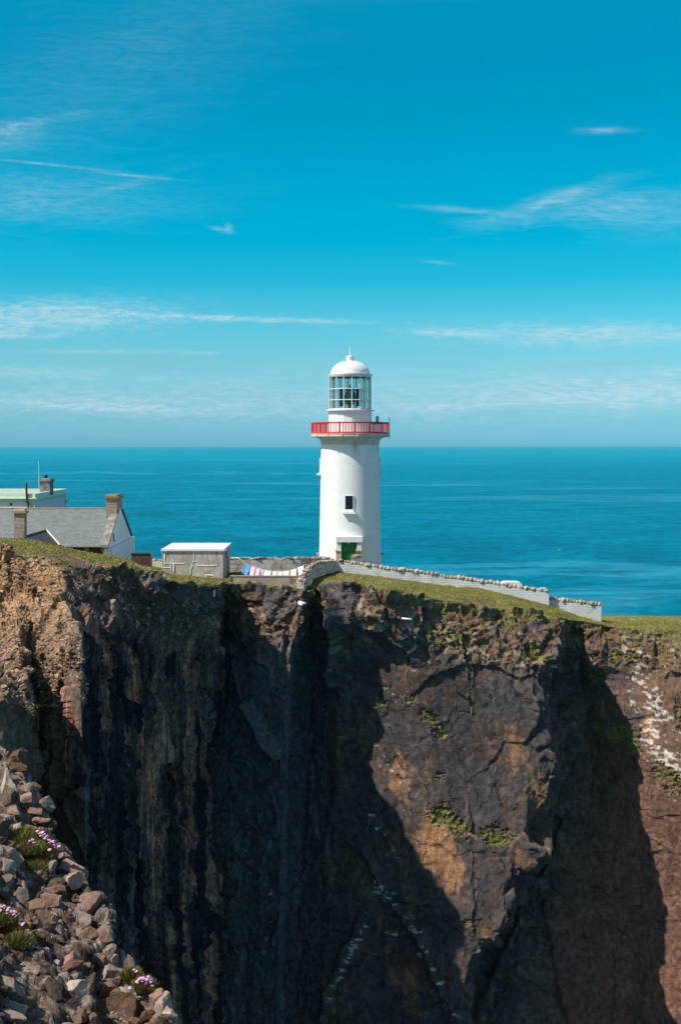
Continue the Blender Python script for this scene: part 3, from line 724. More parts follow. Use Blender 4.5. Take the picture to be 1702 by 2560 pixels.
GRASS_BLOBS = [(1105,2040,40,30,10,1.0), (1150,2070,50,24,25,1.0), (1235,2085,55,30,20,1.0), (1165,2310,18,22,0,0.9), (1100,1600,60,22,20,0.9), (1330,1625,45,20,-15,0.9),
  (1020,1750,22,16,0,0.8), (1070,1790,30,18,30,0.9), (1100,1830,26,20,20,0.9), (945,1755,25,12,0,0.7), (1175,1760,8,40,0,0.8), (1175,1690,10,20,0,0.7), (1140,1685,12,10,0,0.7), (1100,1940,16,16,0,0.8),
  (1545,1835,55,32,25,1.1), (1500,1820,30,18,0,0.9), (1580,1870,30,16,40,0.8), (1650,1930,40,30,35,1.1), (1690,1970,40,25,35,1.1), (1490,1690,28,35,0,0.8), (1695,1780,12,60,0,0.9),
  (85,1655,50,28,-10,0.8), (100,1750,35,45,0,0.9), (60,1700,30,20,0,0.8), (75,1480,40,10,0,0.7), (860,1735,16,14,0,0.7), (1130,1590,50,16,25,1.1), (1085,1570,30,14,0,1.0), (1150,1615,30,10,35,1.0), (1340,1640,40,14,-10,1.0), (1260,1560,60,10,10,0.9), (1230,1745,10,12,0,0.8), (960,1720,14,10,0,0.8), (1040,1505,60,10,10,0.9), (1150,1530,70,12,10,0.9),
  (1420,1590,60,14,10,0.8), (1560,1640,60,18,10,0.9), (1660,1640,60,25,15,0.9), (660,2370,6,6,0,0.5), (1060,1640,20,12,0,0.7), (870,1690,16,10,0,0.6)]
ORANGE_BLOBS = [(1010,1960,55,110,-12,1.0), (1090,2110,70,110,-20,1.15), (1130,2180,60,60,-20,1.1), (1300,1850,60,160,-10,0.6), (1230,1700,20,70,0,0.7), (1290,2020,60,50,0,0.4), (1190,2250,60,60,0,0.6),
  (1620,1830,50,90,-30,0.9), (1640,1720,60,70,-20,0.8), (1560,1760,30,60,-40,0.8), (1020,2450,50,110,-15,0.6), (1560,2130,60,110,-25,0.5), (720,1560,60,60,0,0.8), (900,1590,60,50,0,0.55), (1640,2300,60,150,-10,0.5), (950,2150,40,90,-20,0.6)]
GUANO = [(1590,1640,1660,1830,30,1.0), (1620,1800,1640,1900,26,1.1), (1650,1740,1690,1860,20,0.8), (1570,1730,1600,1790,12,0.8), (1670,1890,1700,1960,30,1.1), (1600,1850,1630,1920,14,0.9),
  (930,1850,1000,1960,10,0.7), (905,2000,1000,2150,9,0.7), (935,2210,985,2260,13,1.0), (985,2250,1100,2460,9,0.9), (920,2290,830,2500,8,0.9), (930,2300,1080,2420,8,0.8), (560,2100,690,2170,6,0.6),
  (680,2200,660,2400,8,0.5), (1400,1630,1370,1690,10,0.6), (960,1720,990,1760,9,0.7), (1080,2480,1150,2560,10,0.7), (1020,1690,1060,1660,10,0.5), (1100,2060,1120,2100,14,0.5), (530,2400,560,2560,12,0.5)]
headland = build_headland()

# ------------------------------------------------------------------ stones
import bmesh
def stone_mesh(name, seed, size, cuts=9, sub=3, rough=0.04, mat=None, box=0.0, dd=(0.5, 0.85)):
    """a broken stone: a ball trimmed by flat faces, then roughened"""
    r = np.random.default_rng(seed)
    bm = bmesh.new(); bmesh.ops.create_icosphere(bm, subdivisions=sub, radius=1.0)
    v = np.array([x.co[:] for x in bm.verts])
    if box: v = v/np.maximum(np.abs(v).max(1, keepdims=True), 1e-6)*box + v*(1-box)
    for _ in range(cuts):
        n = r.normal(size=3); n /= np.linalg.norm(n); d = r.uniform(*dd)
        s = v@n; over = s > d
        v[over] -= np.outer(s[over]-d, n)
    v += v/np.linalg.norm(v, axis=1, keepdims=True)*(fbm(v*2.2+seed, 4, seed)*rough*2)[:,None]
    v *= np.array(size)
    for x, c in zip(bm.verts, v): x.co = c
    me = bpy.data.meshes.new(name); bm.to_mesh(me); bm.free()
    if mat: me.materials.append(mat)
    me.polygons.foreach_set('use_smooth', [True]*len(me.polygons))
    try: me.set_sharp_from_angle(angle=R(28))
    except Exception: pass
    return me
def put(name, me, loc, rot=(0,0,0), scale=(1,1,1), parent=None):
    o = bpy.data.objects.new(name, me); COL.objects.link(o)
    org = ORG[parent.name] if parent is not None else Vector((0,0,0))
    o.location = Vector(loc)-org; o.rotation_euler = rot; o.scale = scale
    if parent is not None: o.parent = parent
    return o
COPES = [stone_mesh('coping_stone', 100+i, (0.23,0.24,0.20), 9, 2, 0.06, M_stone, 0.35) for i in range(6)]
CAPS = [stone_mesh('cap_stone', 140+i, (0.36,0.26,0.14), 8, 2, 0.05, M_stone, 0.75) for i in range(5)]

def wall_run(root, path, th, mat, stones=None, step=0.44, sc=1.0, jit=0.03, name='wall_face', maxn=95, drop=1.2, end=True):
    """path: (x, y, z_top) along the front face; the wall stands behind it"""
    P_ = [Vector(p) for p in path]
    # cut into short pieces for an uneven top
    pts = []
    for i in range(len(P_)-1):
        n = max(1, int((P_[i+1]-P_[i]).length/0.6))
        for q in range(n): pts.append(P_[i].lerp(P_[i+1], q/n))
    pts.append(P_[-1])
    rr = random.Random(len(pts)*7+3)
    fr, bk = [], []
    for i, p in enumerate(pts):
        d = pts[min(i+1, len(pts)-1)]-pts[max(i-1, 0)]; d.z = 0; d.normalize(); nrm = Vector((-d.y, d.x, 0))
        if nrm.y < 0 and abs(nrm.y) > abs(nrm.x)*0.5: nrm = -nrm
        zt = p.z + rr.uniform(-jit, jit); w = rr.uniform(-0.025, 0.025)
        a = p + nrm*w; b = p + nrm*(th+w)
        fr.append((Vector((a.x, a.y, zt)), Vector((a.x, a.y, p.z-drop))))
        bk.append((Vector((b.x, b.y, zt)), Vector((b.x, b.y, p.z-drop))))
    vs = []; fs = []
    for (a, b), (c, d) in zip(fr, bk): vs += [a, b, c, d]
    for i in range(len(fr)-1):
        o = i*4; q = o+4
        fs += [(o, o+1, q+1, q), (o+3, o+2, q+2, q+3), (o, q, q+2, o+2), (o+1, o+3, q+3, q+1)]
    l = (len(fr)-1)*4
    fs += [(0, 2, 3, 1), (l, l+1, l+3, l+2)]
    m = MB(); m.add(vs, fs); f = m.build(name, mat, root)
    if stones:
        tot = sum((P_[i+1]-P_[i]).length for i in range(len(P_)-1)); s = step*0.5; n = 0
        while s < tot-step*0.3 and n < maxn:
            acc = s; j = 0
            while j < len(P_)-2 and acc > (P_[j+1]-P_[j]).length: acc -= (P_[j+1]-P_[j]).length; j += 1
            d = (P_[j+1]-P_[j]); p = P_[j]+d*min(1, acc/d.length); d.z = 0; d.normalize(); nrm = Vector((-d.y, d.x, 0))
            if nrm.y < 0 and abs(nrm.y) > abs(nrm.x)*0.5: nrm = -nrm
            z = rr.uniform(0.82, 1.3)*sc
            c = p + nrm*(th*0.45+rr.uniform(-0.05, 0.05)) + Vector((0,0,0.12*z))
            put('coping_stone', rr.choice(stones), c, (rr.uniform(-.3,.3), rr.uniform(-.3,.3), math.atan2(d.y, d.x)+rr.uniform(-.3,.3)), (z*rr.uniform(0.85,1.15), z*rr.uniform(0.9,1.2), z*rr.uniform(0.8,1.2)), root)
            s += step*rr.uniform(0.85, 1.12)*(0.5+0.5*z/sc); n += 1
    return f
def pz(px, py, D): return P(px, py, D)

# ------------------------------------------------------------------ the lighthouse
def lighthouse():
    x0, y0 = X(875, 128), 128.0
    S = 3000/128.0
    zz = lambda py: CAMZ-(py-CY)/S
    zb = CAMZ-13.6
    lh = empty('lighthouse', (x0, y0, zb), 'tall round white lighthouse with red gallery railing and white domed lantern on the cliff top', 'lighthouse')
    c = (x0, y0)
    # the shaft, with window opening left dark behind its frame
    prof = []
    zs = np.linspace(zb, zz(1111), 60); zt = zz(1111); z0 = zz(1389)
    for z in zs:
        f = (z-z0)/(zt-z0); r = 3.29-0.205*f
        if z < zz(1392): r += 0.06
        prof.append((r, z))
    m = MB(); m.lathe(prof, 96, c); tw = m.build('tower_shaft', M_tower, lh, True); tw.data.materials[0] = M_tower
    # shift material space: object coordinates are relative to the lighthouse base, so rust heights match
    # corbelled gallery
    cp = []
    for i in range(15):
        f = i/14; r = 3.09 + (4.05-3.09)*(1-math.cos(f*math.pi/2))**1.15; z = zz(1111)+(zz(1092)-zz(1111))*math.sin(f*math.pi/2)**0.9
        cp.append((r, z))
    m = MB(); m.lathe([(3.0, zz(1111)-0.02)]+cp, 96, c, cap=False); m.build('corbel', M_corbel, lh, True)
    for i in range(16):
        m = MB(); a = 2*math.pi*(i+0.46)/16; pts = [(x0+(r+0.01)*math.sin(a), y0-(r+0.01)*math.cos(a), z) for r, z in cp]
        m.tube(pts, 0.035, 5); m.build('corbel_rib', M_corbel, lh, True)
    m = MB(); m.lathe([(4.05, zz(1092)), (4.17, zz(1091.4)), (4.17, zz(1084.6)), (4.22, zz(1084.5)), (4.22, zz(1083.8)), (2.2, zz(1083.7))], 96, c, cap=False)
    auto_smooth(m.build('gallery_deck', M_corbel, lh))
    for i in range(16):
        a = 2*math.pi*(i+0.46)/16; m = MB()
        for s_ in (0,):
            cx_, cy_ = x0+4.19*math.sin(a), y0-4.19*math.cos(a); t = Vector((math.cos(a), math.sin(a), 0)); nn = Vector((math.sin(a), -math.cos(a), 0))
            pc = Vector((cx_, cy_, 0)); w = 0.08; d = 0.05; h0, h1 = zz(1091.6), zz(1084.6)
            m.hexa([tuple(pc-t*w-nn*d)[:2]+(h0,), tuple(pc+t*w-nn*d)[:2]+(h0,), tuple(pc+t*w+nn*d)[:2]+(h0,), tuple(pc-t*w+nn*d)[:2]+(h0,),
                    tuple(pc-t*w-nn*d)[:2]+(h1,), tuple(pc+t*w-nn*d)[:2]+(h1,), tuple(pc+t*w+nn*d)[:2]+(h1,), tuple(pc-t*w+nn*d)[:2]+(h1,)])
        m.build('joint_block', M_corbel, lh)
    # railing: 16 cast panels with five tall round-ended openings each, and 16 posts
    rr_ = 4.12; zl, zh = zz(1083.6), zz(1056.0)
    def strip(m, a0, a1, za, zb_, rad, th=0.04, seg=1):
        for q in range(seg):
            b0 = a0+(a1-a0)*q/seg; b1 = a0+(a1-a0)*(q+1)/seg
            v = []
            for z in (za, zb_):
                for r, b in ((rad, b0), (rad, b1), (rad-th, b1), (rad-th, b0)): v.append((x0+r*math.sin(b), y0-r*math.cos(b), z))
            m.hexa(v)
    da = 2*math.pi/16; off = math.asin(-26.5/97.4)*1.0
    for i in range(16):
        a0 = off+da*i; pw = 0.085/rr_
        m = MB(); strip(m, a0-pw, a0+pw, zl, zh+0.02, rr_+0.03, 0.10); m.build('railing_post', M_red, lh)
        m = MB(); s0, s1 = a0+pw, a0+da-pw
        strip(m, s0, s1, zh-0.13, zh, rr_+0.02, 0.07, 6); strip(m, s0, s1, zl, zl+0.13, rr_+0.02, 0.07, 6)
        nb = 5; wd = (s1-s0)/nb
        for b in range(nb+1):
            cb = s0+wd*b; hw = 0.038/rr_
            if 0 < b < nb: strip(m, cb-hw, cb+hw, zl+0.13, zh-0.13, rr_, 0.04)
            # spandrels that round the ends of the openings
            for sgn in (-1, 1):
                if (b == 0 and sgn < 0) or (b == nb and sgn > 0): continue
                r_ = wd/2
                for e in (0, 1):
                    arc = []
                    for q in range(5):
                        th = q/4*math.pi/2; ax = cb+sgn*(r_*(1-math.cos(th))); zq = r_*rr_*(1-math.sin(th))
                        arc.append((ax, zq))
                    vs = []; base = (zh-0.13) if e else (zl+0.13); sg = -1 if e else 1
                    for rad in (rr_, rr_-0.04):
                        vs.append((x0+rad*math.sin(cb), y0-rad*math.cos(cb), base))
                        for ax, zq in arc: vs.append((x0+rad*math.sin(ax), y0-rad*math.cos(ax), base+sg*zq))
                    n = 6; fs = [(0, q, q+1) for q in range(1, n-1)]+[(n, n+q+1, n+q) for q in range(1, n-1)]+[(q, n+q, n+q+1, q+1) for q in range(1, n-1)]
                    m.add(vs, fs)
        m.build('railing_panel', M_red, lh)
    # lantern
    m = MB(); m.lathe([(2.30, zz(1084.2)), (2.30, zz(1028))], 16, c, a0=R(4.5), cap=False); m.build('lantern_base', M_white, lh)
    m = MB(); m.lathe([(2.2, zz(1028)), (2.58, zz(1028)), (2.60, zz(1026.8)), (2.58, zz(1025.4)), (2.2, zz(1025.0))], 64, c, cap=False); auto_smooth(m.build('lantern_ledge', M_white, lh))
    m = MB()
    for i in range(16):
        a = R(4.5)+2*math.pi*i/16
        m.tube([(x0+2.22*math.sin(a), y0-2.22*math.cos(a), zz(1025.5)), (x0+2.22*math.sin(a), y0-2.22*math.cos(a), zz(943))], 0.048, 6)
    for py, r_ in ((973.5, 0.05), (1001, 0.05), (1023.5, 0.06)):
        ring = [(x0+2.22*math.sin(R(4.5)+2*math.pi*i/16), y0-2.22*math.cos(R(4.5)+2*math.pi*i/16), zz(py)) for i in range(17)]
        m.tube(ring, r_, 6)
    m.build('glazing_bars', M_white, lh)
    m = MB(); m.lathe([(2.16, zz(1025)), (2.16, zz(944))], 16, c, a0=R(4.5), cap=False); m.build('lantern_glass', M_glass, lh)
    m = MB(); m.lathe([(1.9, zz(944.3)), (2.16, zz(944.2)), (2.24, zz(943.6)), (2.38, zz(937.6)), (2.38, zz(936.6)), (2.12, zz(936.2))], 64, c, cap=False); auto_smooth(m.build('lantern_cornice', M_white, lh))
    dp = []
    for i in range(18):
        f = i/17*math.pi/2
        dp.append((2.10*math.cos(f)*1.0 if i < 17 else 0.001, zz(936.4)+(zz(901.5)-zz(936.4))*math.sin(f)))
    m = MB(); m.lathe(dp, 64, c, cap=False); m.build('dome', M_white, lh, True)
    m = MB()
    for i in range(8):
        a = 2*math.pi*(i+0.3)/8; m.tube([(x0+(r+0.008)*math.sin(a), y0-(r+0.008)*math.cos(a), z) for r, z in dp[:-1]], 0.016, 4)
    m.build('dome_seams', M_white, lh)
    m = MB(); m.lathe([(0.40, zz(903)), (0.42, zz(902)), (0.41, zz(893)), (0.44, zz(892.4)), (0.42, zz(890.8)), (0.20, zz(889.3)), (0.06, zz(888.6)), (0.001, zz(888.5))], 32, c); auto_smooth(m.build('ventilator', M_white, lh))
    m = MB(); m.lathe([(0.055, zz(889)), (0.06, zz(886)), (0.10, zz(884.5)), (0.10, zz(882)), (0.05, zz(880)), (0.045, zz(876)), (0.06, zz(873.5)), (0.025, zz(872)), (0.008, zz(865))], 12, c); m.build('finial', M_white, lh, True)
    m = MB(); m.tube([(x0-1.0, y0-0.9, zz(904.0)), (x0-0.52, y0-0.4, zz(898.5)), (x0-0.44, y0-0.2, zz(897))], 0.025, 5); m.build('roof_handle', M_white, lh)
    # the optic inside
    lens = MB()
    lp = []
    for i in range(19):
        f = i/18; z = zz(1009)+(zz(976)-zz(1009))*f; r = 0.62*math.sin(math.pi*(0.15+0.72*f))**0.7 + (0.03 if i % 2 else 0)
        lp.append((r, z))
    lens.lathe(lp, 24, c); lens.build('lens', M_lens, lh)
    for sx in (-1, 1):
        m = MB(); xa, xb = (x0-1.12, x0-0.70) if sx < 0 else (x0+0.62, x0+1.18)
        m.box(xa, xb, y0-0.25, y0-0.19, zz(1016), zz(971)); m.build('lens_shield', M_darkmetal, lh)
    m = MB(); m.lathe([(0.5, zz(1026)), (0.42, zz(1022)), (0.12, zz(1018)), (0.12, zz(1012)), (0.5, zz(1010)), (0.55, zz(1009))], 20, c)
    for i in range(6):
        a = 2*math.pi*i/6; m.tube([(x0+0.75*math.sin(a), y0-0.75*math.cos(a), zz(1027)), (x0+0.5*math.sin(a), y0-0.5*math.cos(a), zz(1010))], 0.03, 5)
        m.tube([(x0+0.62*math.sin(a), y0-0.62*math.cos(a), zz(1010)), (x0+0.62*math.sin(a), y0-0.62*math.cos(a), zz(975))], 0.025, 5)
    m.lathe([(0.55, zz(975)), (0.45, zz(972)), (0.1, zz(968)), (0.02, zz(960))], 20, c)
    m.build('lens_pedestal', M_darkmetal, lh)
    m = MB(); m.lathe([(2.0, zz(1024.9)), (0.01, zz(1024.8))], 32, c, cap=False); m.build('lantern_floor', M_darkmetal, lh)
    m = MB(); m.lathe([(2.1, zz(943.8)), (0.01, zz(940))], 32, c, cap=False); m.build('lantern_ceiling', simple('lantern_ceiling_paint', (0.35,0.36,0.33)), lh)
    # windows: front, left and right, each recessed in the wall
    def window(px0, px1, ang):
        a = ang; u = Vector((math.cos(a), math.sin(a), 0)); n = Vector((math.sin(a), -math.cos(a), 0)); cc = Vector((x0, y0, 0))
        r = 3.20
        zc0, zc1 = (zz(1269.5), zz(1236.5)) if ang > -0.5 and ang < 0.5 else (zz(1177), zz(1146))
        w = 0.40
        def pt(du, dn, z): return tuple(cc+u*du+n*(r+dn)+Vector((0,0,z)))
        fr = MB(); d0, d1 = -0.35, 0.06
        for (ua, ub, za, zb2) in ((-w-0.06, -w, zc0-0.1, zc1+0.05), (w, w+0.06, zc0-0.1, zc1+0.05), (-w, w, zc1, zc1+0.05)):
            fr.hexa([pt(ua, d0, za), pt(ub, d0, za), pt(ub, d1, za), pt(ua, d1, za), pt(ua, d0, zb2), pt(ub, d0, zb2), pt(ub, d1, zb2), pt(ua, d1, zb2)])
        wf = fr.build('window', M_white, lh)
        g = MB(); g.hexa([pt(-w, d0, zc0), pt(w, d0, zc0), pt(w, 0.035, zc0), pt(-w, 0.035, zc0), pt(-w, d0, zc1), pt(w, d0, zc1), pt(w, 0.035, zc1), pt(-w, 0.035, zc1)])
        ORG[wf.name] = ORG[lh.name]
        g.build('pane', M_glassdark, wf)
        b = MB()
        for q in range(-2, 3): b.tube([pt(q*w/2.6, 0.05, zc0), pt(q*w/2.6, 0.05, zc1)], 0.012, 4)
        b.build('bars', M_darkmetal, wf)
        sl = MB(); sl.hexa([pt(-w-0.001, -0.2, zc0-0.26), pt(w+0.001, -0.2, zc0-0.26), pt(w+0.001, 0.16, zc0-0.26), pt(-w-0.001, 0.16, zc0-0.26), pt(-w-0.001, -0.2, zc0-0.002), pt(w+0.001, -0.2, zc0-0.002), pt(w+0.001, 0.04, zc0-0.002), pt(-w-0.001, 0.04, zc0-0.002)])
        sl.hexa([pt(-0.66, -0.25, zc0-0.46), pt(0.66, -0.25, zc0-0.46), pt(0.66, 0.36, zc0-0.46), pt(-0.66, 0.36, zc0-0.46), pt(-0.66, -0.25, zc0-0.258), pt(0.66, -0.25, zc0-0.255), pt(0.66, 0.34, zc0-0.26), pt(-0.66, 0.34, zc0-0.26)])
        sl.build('sill', M_white, wf)
    window(0, 0, R(-2.2)); window(0, 0, R(-90)); window(0, 0, R(90))
    # doorway with a heavy flat canopy
    yd = 124.0; q = lambda px, D=yd: X(px, D)
    zq = lambda py, D=yd: CAMZ-(py-CY)/F*D
    m = MB(); m.box(q(840), q(906.5), yd, 126.5, zq(1355.6), zq(1342)); m.build('door_canopy', M_white, lh)
    m = MB(); m.box(q(841), q(852.6), yd+0.12, 126.4, zb, zq(1355.8)); m.box(q(892), q(903.5), yd+0.12, 126.4, zb, zq(1355.8)); m.build('door_jambs', M_white, lh)
    m = MB(); m.box(q(852.6), q(892), yd+0.45, yd+0.52, zb, zq(1355.8))
    dr = m.build('door', M_green, lh)
    m = MB()
    for px in (853.4, 872.2, 891.0): m.box(q(px)-0.03, q(px)+0.03, yd+0.425, yd+0.449, zb, zq(1356.2))
    for px in np.linspace(857, 888, 8): m.box(q(px)-0.008, q(px)+0.008, yd+0.440, yd+0.449, zb, zq(1357.5))
    for py in (1358, 1384): m.box(q(853.6), q(891), yd+0.432, yd+0.448, zq(py)-0.06, zq(py)+0.06)
    m.build('door_battens', M_green, dr)
    m = MB(); m.box(q(860), q(868), yd+0.38, yd+0.425, zq(1374.2), zq(1373.1)); m.box(q(861), q(862), yd+0.40, yd+0.44, zq(1379), zq(1372)); m.build('handle', simple('steel', (0.4,0.42,0.4), rough=0.35, metallic=0.6), dr)
    m = MB(); m.box(q(867.6), q(874), yd+0.36, yd+0.43, zq(1360.2), zq(1356.4)); m.build('number_plate', M_plate, lh)
    # small weathered brackets at the foot on either side
    for sx in (-1, 1):
        m = MB(); m.box(x0+sx*3.45-0.14, x0+sx*3.45+0.14, y0-0.15, y0+0.2, zz(1388), zz(1381.5)); m.build('foot_bracket', M_orange, lh)
    # signal lamp and aerial on the railing
    xl = X(943, 125); yl = 125.2; zf = lambda py: CAMZ-(py-CY)/F*yl
    m = MB(); m.lathe([(0.10, zf(1054)), (0.16, zf(1052.6)), (0.165, zf(1043)), (0.12, zf(1040.3)), (0.02, zf(1039.6))], 14, (xl, yl)); sl = m.build('signal_lamp', M_lamp, lh)
    m = MB(); m.lathe([(0.06, zf(1056)), (0.20, zf(1054.2)), (0.20, zf(1053.4)), (0.05, zf(1053))], 14, (xl, yl)); m.tube([(xl, yl, zf(1083)), (xl, yl, zf(1055))], 0.045, 6)
    m.tube([(xl, yl, zf(1072)), (xl-0.2, yl+0.3, zf(1078))], 0.03, 5); m.lathe([(0.19, zf(1043)), (0.19, zf(1042.4))], 12, (xl, yl)); m.build('lamp_bracket', M_darkmetal, sl)
    xa = x0+4.19; m = MB(); m.tube([(xa, y0, zz(1098)), (xa, y0, zz(1048))], 0.03, 5); m.tube([(xa, y0, zz(1048)), (xa-0.05, y0, zz(1020))], 0.006, 4)
    m.lathe([(0.02, zz(1049)), (0.07, zz(1047.5)), (0.02, zz(1045))], 8, (xa-0.03, y0)); m.build('aerial', M_darkmetal, lh)
lighthouse()

# ------------------------------------------------------------------ houses
def slate(name, c1, c2, bw=0.35, rh=0.26):
    m, k, bs = new_mat(name); t = coords(k, 'UV')
    br = k.n('ShaderNodeTexBrick'); k.l(t, br.inputs['Vector']); br.inputs['Scale'].default_value = 1.0
    br.inputs['Brick Width'].default_value = bw; br.inputs['Row Height'].default_value = rh
    br.inputs['Mortar Size'].default_value = 0.016; br.inputs['Mortar Smooth'].default_value = 0.2; br.inputs['Bias'].default_value = -0.1
    br.inputs['Color1'].default_value = (*c1, 1); br.inputs['Color2'].default_value = (*c2, 1); br.inputs['Mortar'].default_value = tuple(v*0.45 for v in c1)+(1,)
    n = k.noise(coords(k), 0.9, 6, 0.65); c = k.mix(1.0, br.outputs['Color'], k.ramp(n, [(0.3,0.92),(0.7,1.08)]), 'MULTIPLY')
    k.l(c, bs.inputs['Base Color']); bs.inputs['Roughness'].default_value = 0.6; bs.inputs['Specular IOR Level'].default_value = 0.35
    bump(k, bs, k.m('SUBTRACT', k.m('MULTIPLY', n, 0.5), br.outputs['Fac']), 0.7, 0.03)
    return m
M_slate = slate('grey_slates', (0.175,0.200,0.195), (0.225,0.250,0.245), 0.42, 0.235)
M_slate2 = slate('dark_slates', (0.060,0.066,0.085), (0.085,0.092,0.115), 0.9, 0.42)
M_gable = simple('pale_blue_render', (0.82,0.86,0.90), (0.72,0.77,0.82), 1.5, 0.8, 0.25)
M_mint = simple('mint_green_trim', (0.36,0.62,0.50), (0.45,0.68,0.56), 1.5, 0.6)
M_mintlight = simple('pale_mint_cornice', (0.66,0.80,0.66), (0.56,0.72,0.60), 1.5, 0.6)
M_barge = rock_mat('stained_coping', (0.32,0.29,0.25), (0.13,0.12,0.11), 1.6)
M_lichen = rock_mat('lichened_chimney_cap', (0.42,0.24,0.08), (0.34,0.28,0.22), 2.5, (0.12,0.07,0.03))
M_chim = rubble_wall('chimney_stone', (0.40,0.34,0.28), (0.26,0.19,0.14), 0.55, 0.6, 0.3, 0.4)
M_felt = simple('grey_roof_felt', (0.35,0.35,0.36), rough=0.9)
M_pinkwhite = simple('flashing_white', (0.72,0.68,0.68), (0.6,0.58,0.58), 3, 0.6)

def slab_uv(name, quad, th, mat, parent):
    """a roof slope: quad (eave left, eave right, ridge right, ridge left) with thickness, UV in metres"""
    q = [Vector(p) for p in quad]; n = (q[1]-q[0]).cross(q[3]-q[0]).normalized()
    if n.z < 0: n = -n
    m = MB(); m.hexa([tuple(p-n*th) for p in q]+[tuple(p) for p in q]); o = m.build(name, mat, parent)
    uv = o.data.uv_layers.new(name='UVMap'); eu = (q[1]-q[0]).normalized(); ev = n.cross(eu); org = ORG[parent.name] if parent else Vector()
    for l in o.data.loops:
        p = o.data.vertices[l.vertex_index].co+org-q[0]; uv.data[l.index].uv = (p.dot(eu), p.dot(ev))
    return o
def chimney(parent, xa, xb, ya, yb, z0, z1, mat, capm, pot=False, name='chimney'):
    m = MB(); m.box(xa, xb, ya, yb, z0, z1-0.34); ch = m.build(name, mat, parent)
    m = MB(); m.box(xa-0.14, xb+0.14, ya-0.14, yb+0.14, z1-0.34, z1-0.12)
    m.hexa([(xa-0.03,ya-0.03,z1-0.12),(xb+0.03,ya-0.03,z1-0.12),(xb+0.03,yb+0.03,z1-0.12),(xa-0.03,yb+0.03,z1-0.12),(xa+0.04,ya+0.04,z1+0.03),(xb-0.04,ya+0.04,z1),(xb-0.04,yb-0.04,z1+0.02),(xa+0.04,yb-0.04,z1)])
    m.build('cap', capm, ch)
    if pot:
        m = MB(); m.lathe([(0.22, z1), (0.2, z1+0.28), (0.25, z1+0.3), (0.24, z1+0.4)], 14, ((xa+xb)/2-0.1, (ya+yb)/2)); m.build('pot', M_darkmetal, ch)
    return ch
def slate_house():
    g = CAMZ-12.4
    h = empty('slate_roofed_cottage', (-32, 115, g), 'long cottage with grey slate roof, pale blue gable wall and stone chimneys', 'house')
    xe = -21.35; xl = -52; ze = CAMZ-9.13; zr = CAMZ-6.07; yn, yr, yf = 110.0, 115.9, 121.8
    slab_uv('roof', [(xl,yn-0.15,ze-0.08),(xe-0.45,yn-0.15,ze-0.08),(xe-0.45,yr,zr),(xl,yr,zr)], 0.12, M_slate, h)
    slab_uv('rear_roof', [(xl,yf+0.15,ze-0.08),(xe-0.45,yf+0.15,ze-0.08),(xe-0.45,yr+0.01,zr),(xl,yr+0.01,zr)], 0.12, M_slate, h)
    m = MB()
    n = 34
    for i in range(n):
        a = xl+(xe-0.5-xl)*i/n; b = xl+(xe-0.5-xl)*(i+0.96)/n; m.tube([(a,yr,zr+0.03),(b,yr,zr+0.03)], 0.09, 6)
    m.build('ridge_tiles', M_stone2, h)
    m = MB(); m.box(xl, xe-0.4, yn+0.25, yn+0.6, g, ze-0.15); m.box(xl, xe-0.4, yf-0.6, yf-0.25, g, ze-0.15); m.build('long_walls', M_brown, h)
    m = MB(); m.tube([(xl,yn-0.2,ze-0.16),(xe-0.5,yn-0.2,ze-0.16)], 0.07, 6); m.build('gutter', M_darkmetal, h)
    # gable wall: pentagon with thickness
    pr = [(yn+0.2,g),(yf-0.2,g),(yf-0.2,ze+0.05),(yr,zr+0.12),(yn+0.2,ze+0.05)]
    vs = [(xe-0.45,y,z) for y,z in pr]+[(xe+0.12,y,z) for y,z in pr]
    m = MB(); m.add(vs, [(4,3,2,1,0),(5,6,7,8,9)]+[(i,(i+1)%5,(i+1)%5+5,i+5) for i in range(5)]); m.build('gable_wall', M_gable, h)
    m = MB(); m.hexa([(xe-0.3,yn+0.05,g),(xe+0.42,yn+0.05,g),(xe+0.42,yf+0.5,g),(xe-0.3,yf+0.5,g),(xe-0.3,yn+0.05,ze-0.25),(xe+0.42,yn+0.05,ze-0.28),(xe+0.42,yf+0.5,ze-0.12),(xe-0.3,yf+0.5,ze-0.1)]); m.build('gable_base', M_gable, h)
    # sloping copings
    m = MB(); a = Vector((0,yn-0.35,ze-0.12)); b = Vector((0,yr-1.0,zr-0.30))
    m.hexa([(xe-0.62,a.y,a.z),(xe+0.16,a.y,a.z),(xe+0.16,b.y,b.z),(xe-0.62,b.y,b.z),(xe-0.62,a.y,a.z+0.24),(xe+0.16,a.y,a.z+0.24),(xe+0.16,b.y,b.z+0.24),(xe-0.62,b.y,b.z+0.24)])
    m.build('gable_coping', M_barge, h)
    m = MB(); a = Vector((0,yf+0.2,ze-0.02)); b = Vector((0,yr+0.9,zr-0.25))
    m.hexa([(xe-0.5,a.y,a.z),(xe+0.22,a.y,a.z),(xe+0.22,b.y,b.z),(xe-0.5,b.y,b.z),(xe-0.5,a.y,a.z+0.2),(xe+0.22,a.y,a.z+0.2),(xe+0.22,b.y,b.z+0.2),(xe-0.5,b.y,b.z+0.2)])
    m.build('rear_coping', M_darkmetal, h)
    m = MB(); m.tube([(xe+0.16,yn+2.0,ze+0.95),(xe+0.16,yn+2.3,ze+0.35),(xe+0.16,yn+2.9,ze+0.2)], 0.06, 6); m.build('rusty_bracket', M_rust, h)
    chimney(h, xe-0.95, xe+0.08, yr-1.6, yr+1.2, zr-1.2, CAMZ-4.66, M_chim, M_lichen)
    # small windows under the eaves
    for px in (216, 257):
        m = MB(); m.box(X(px,110)-0.2, X(px,110)+0.2, yn+0.18, yn+0.3, ze-0.52, ze-0.27); m.build('small_window', M_stone2, h)
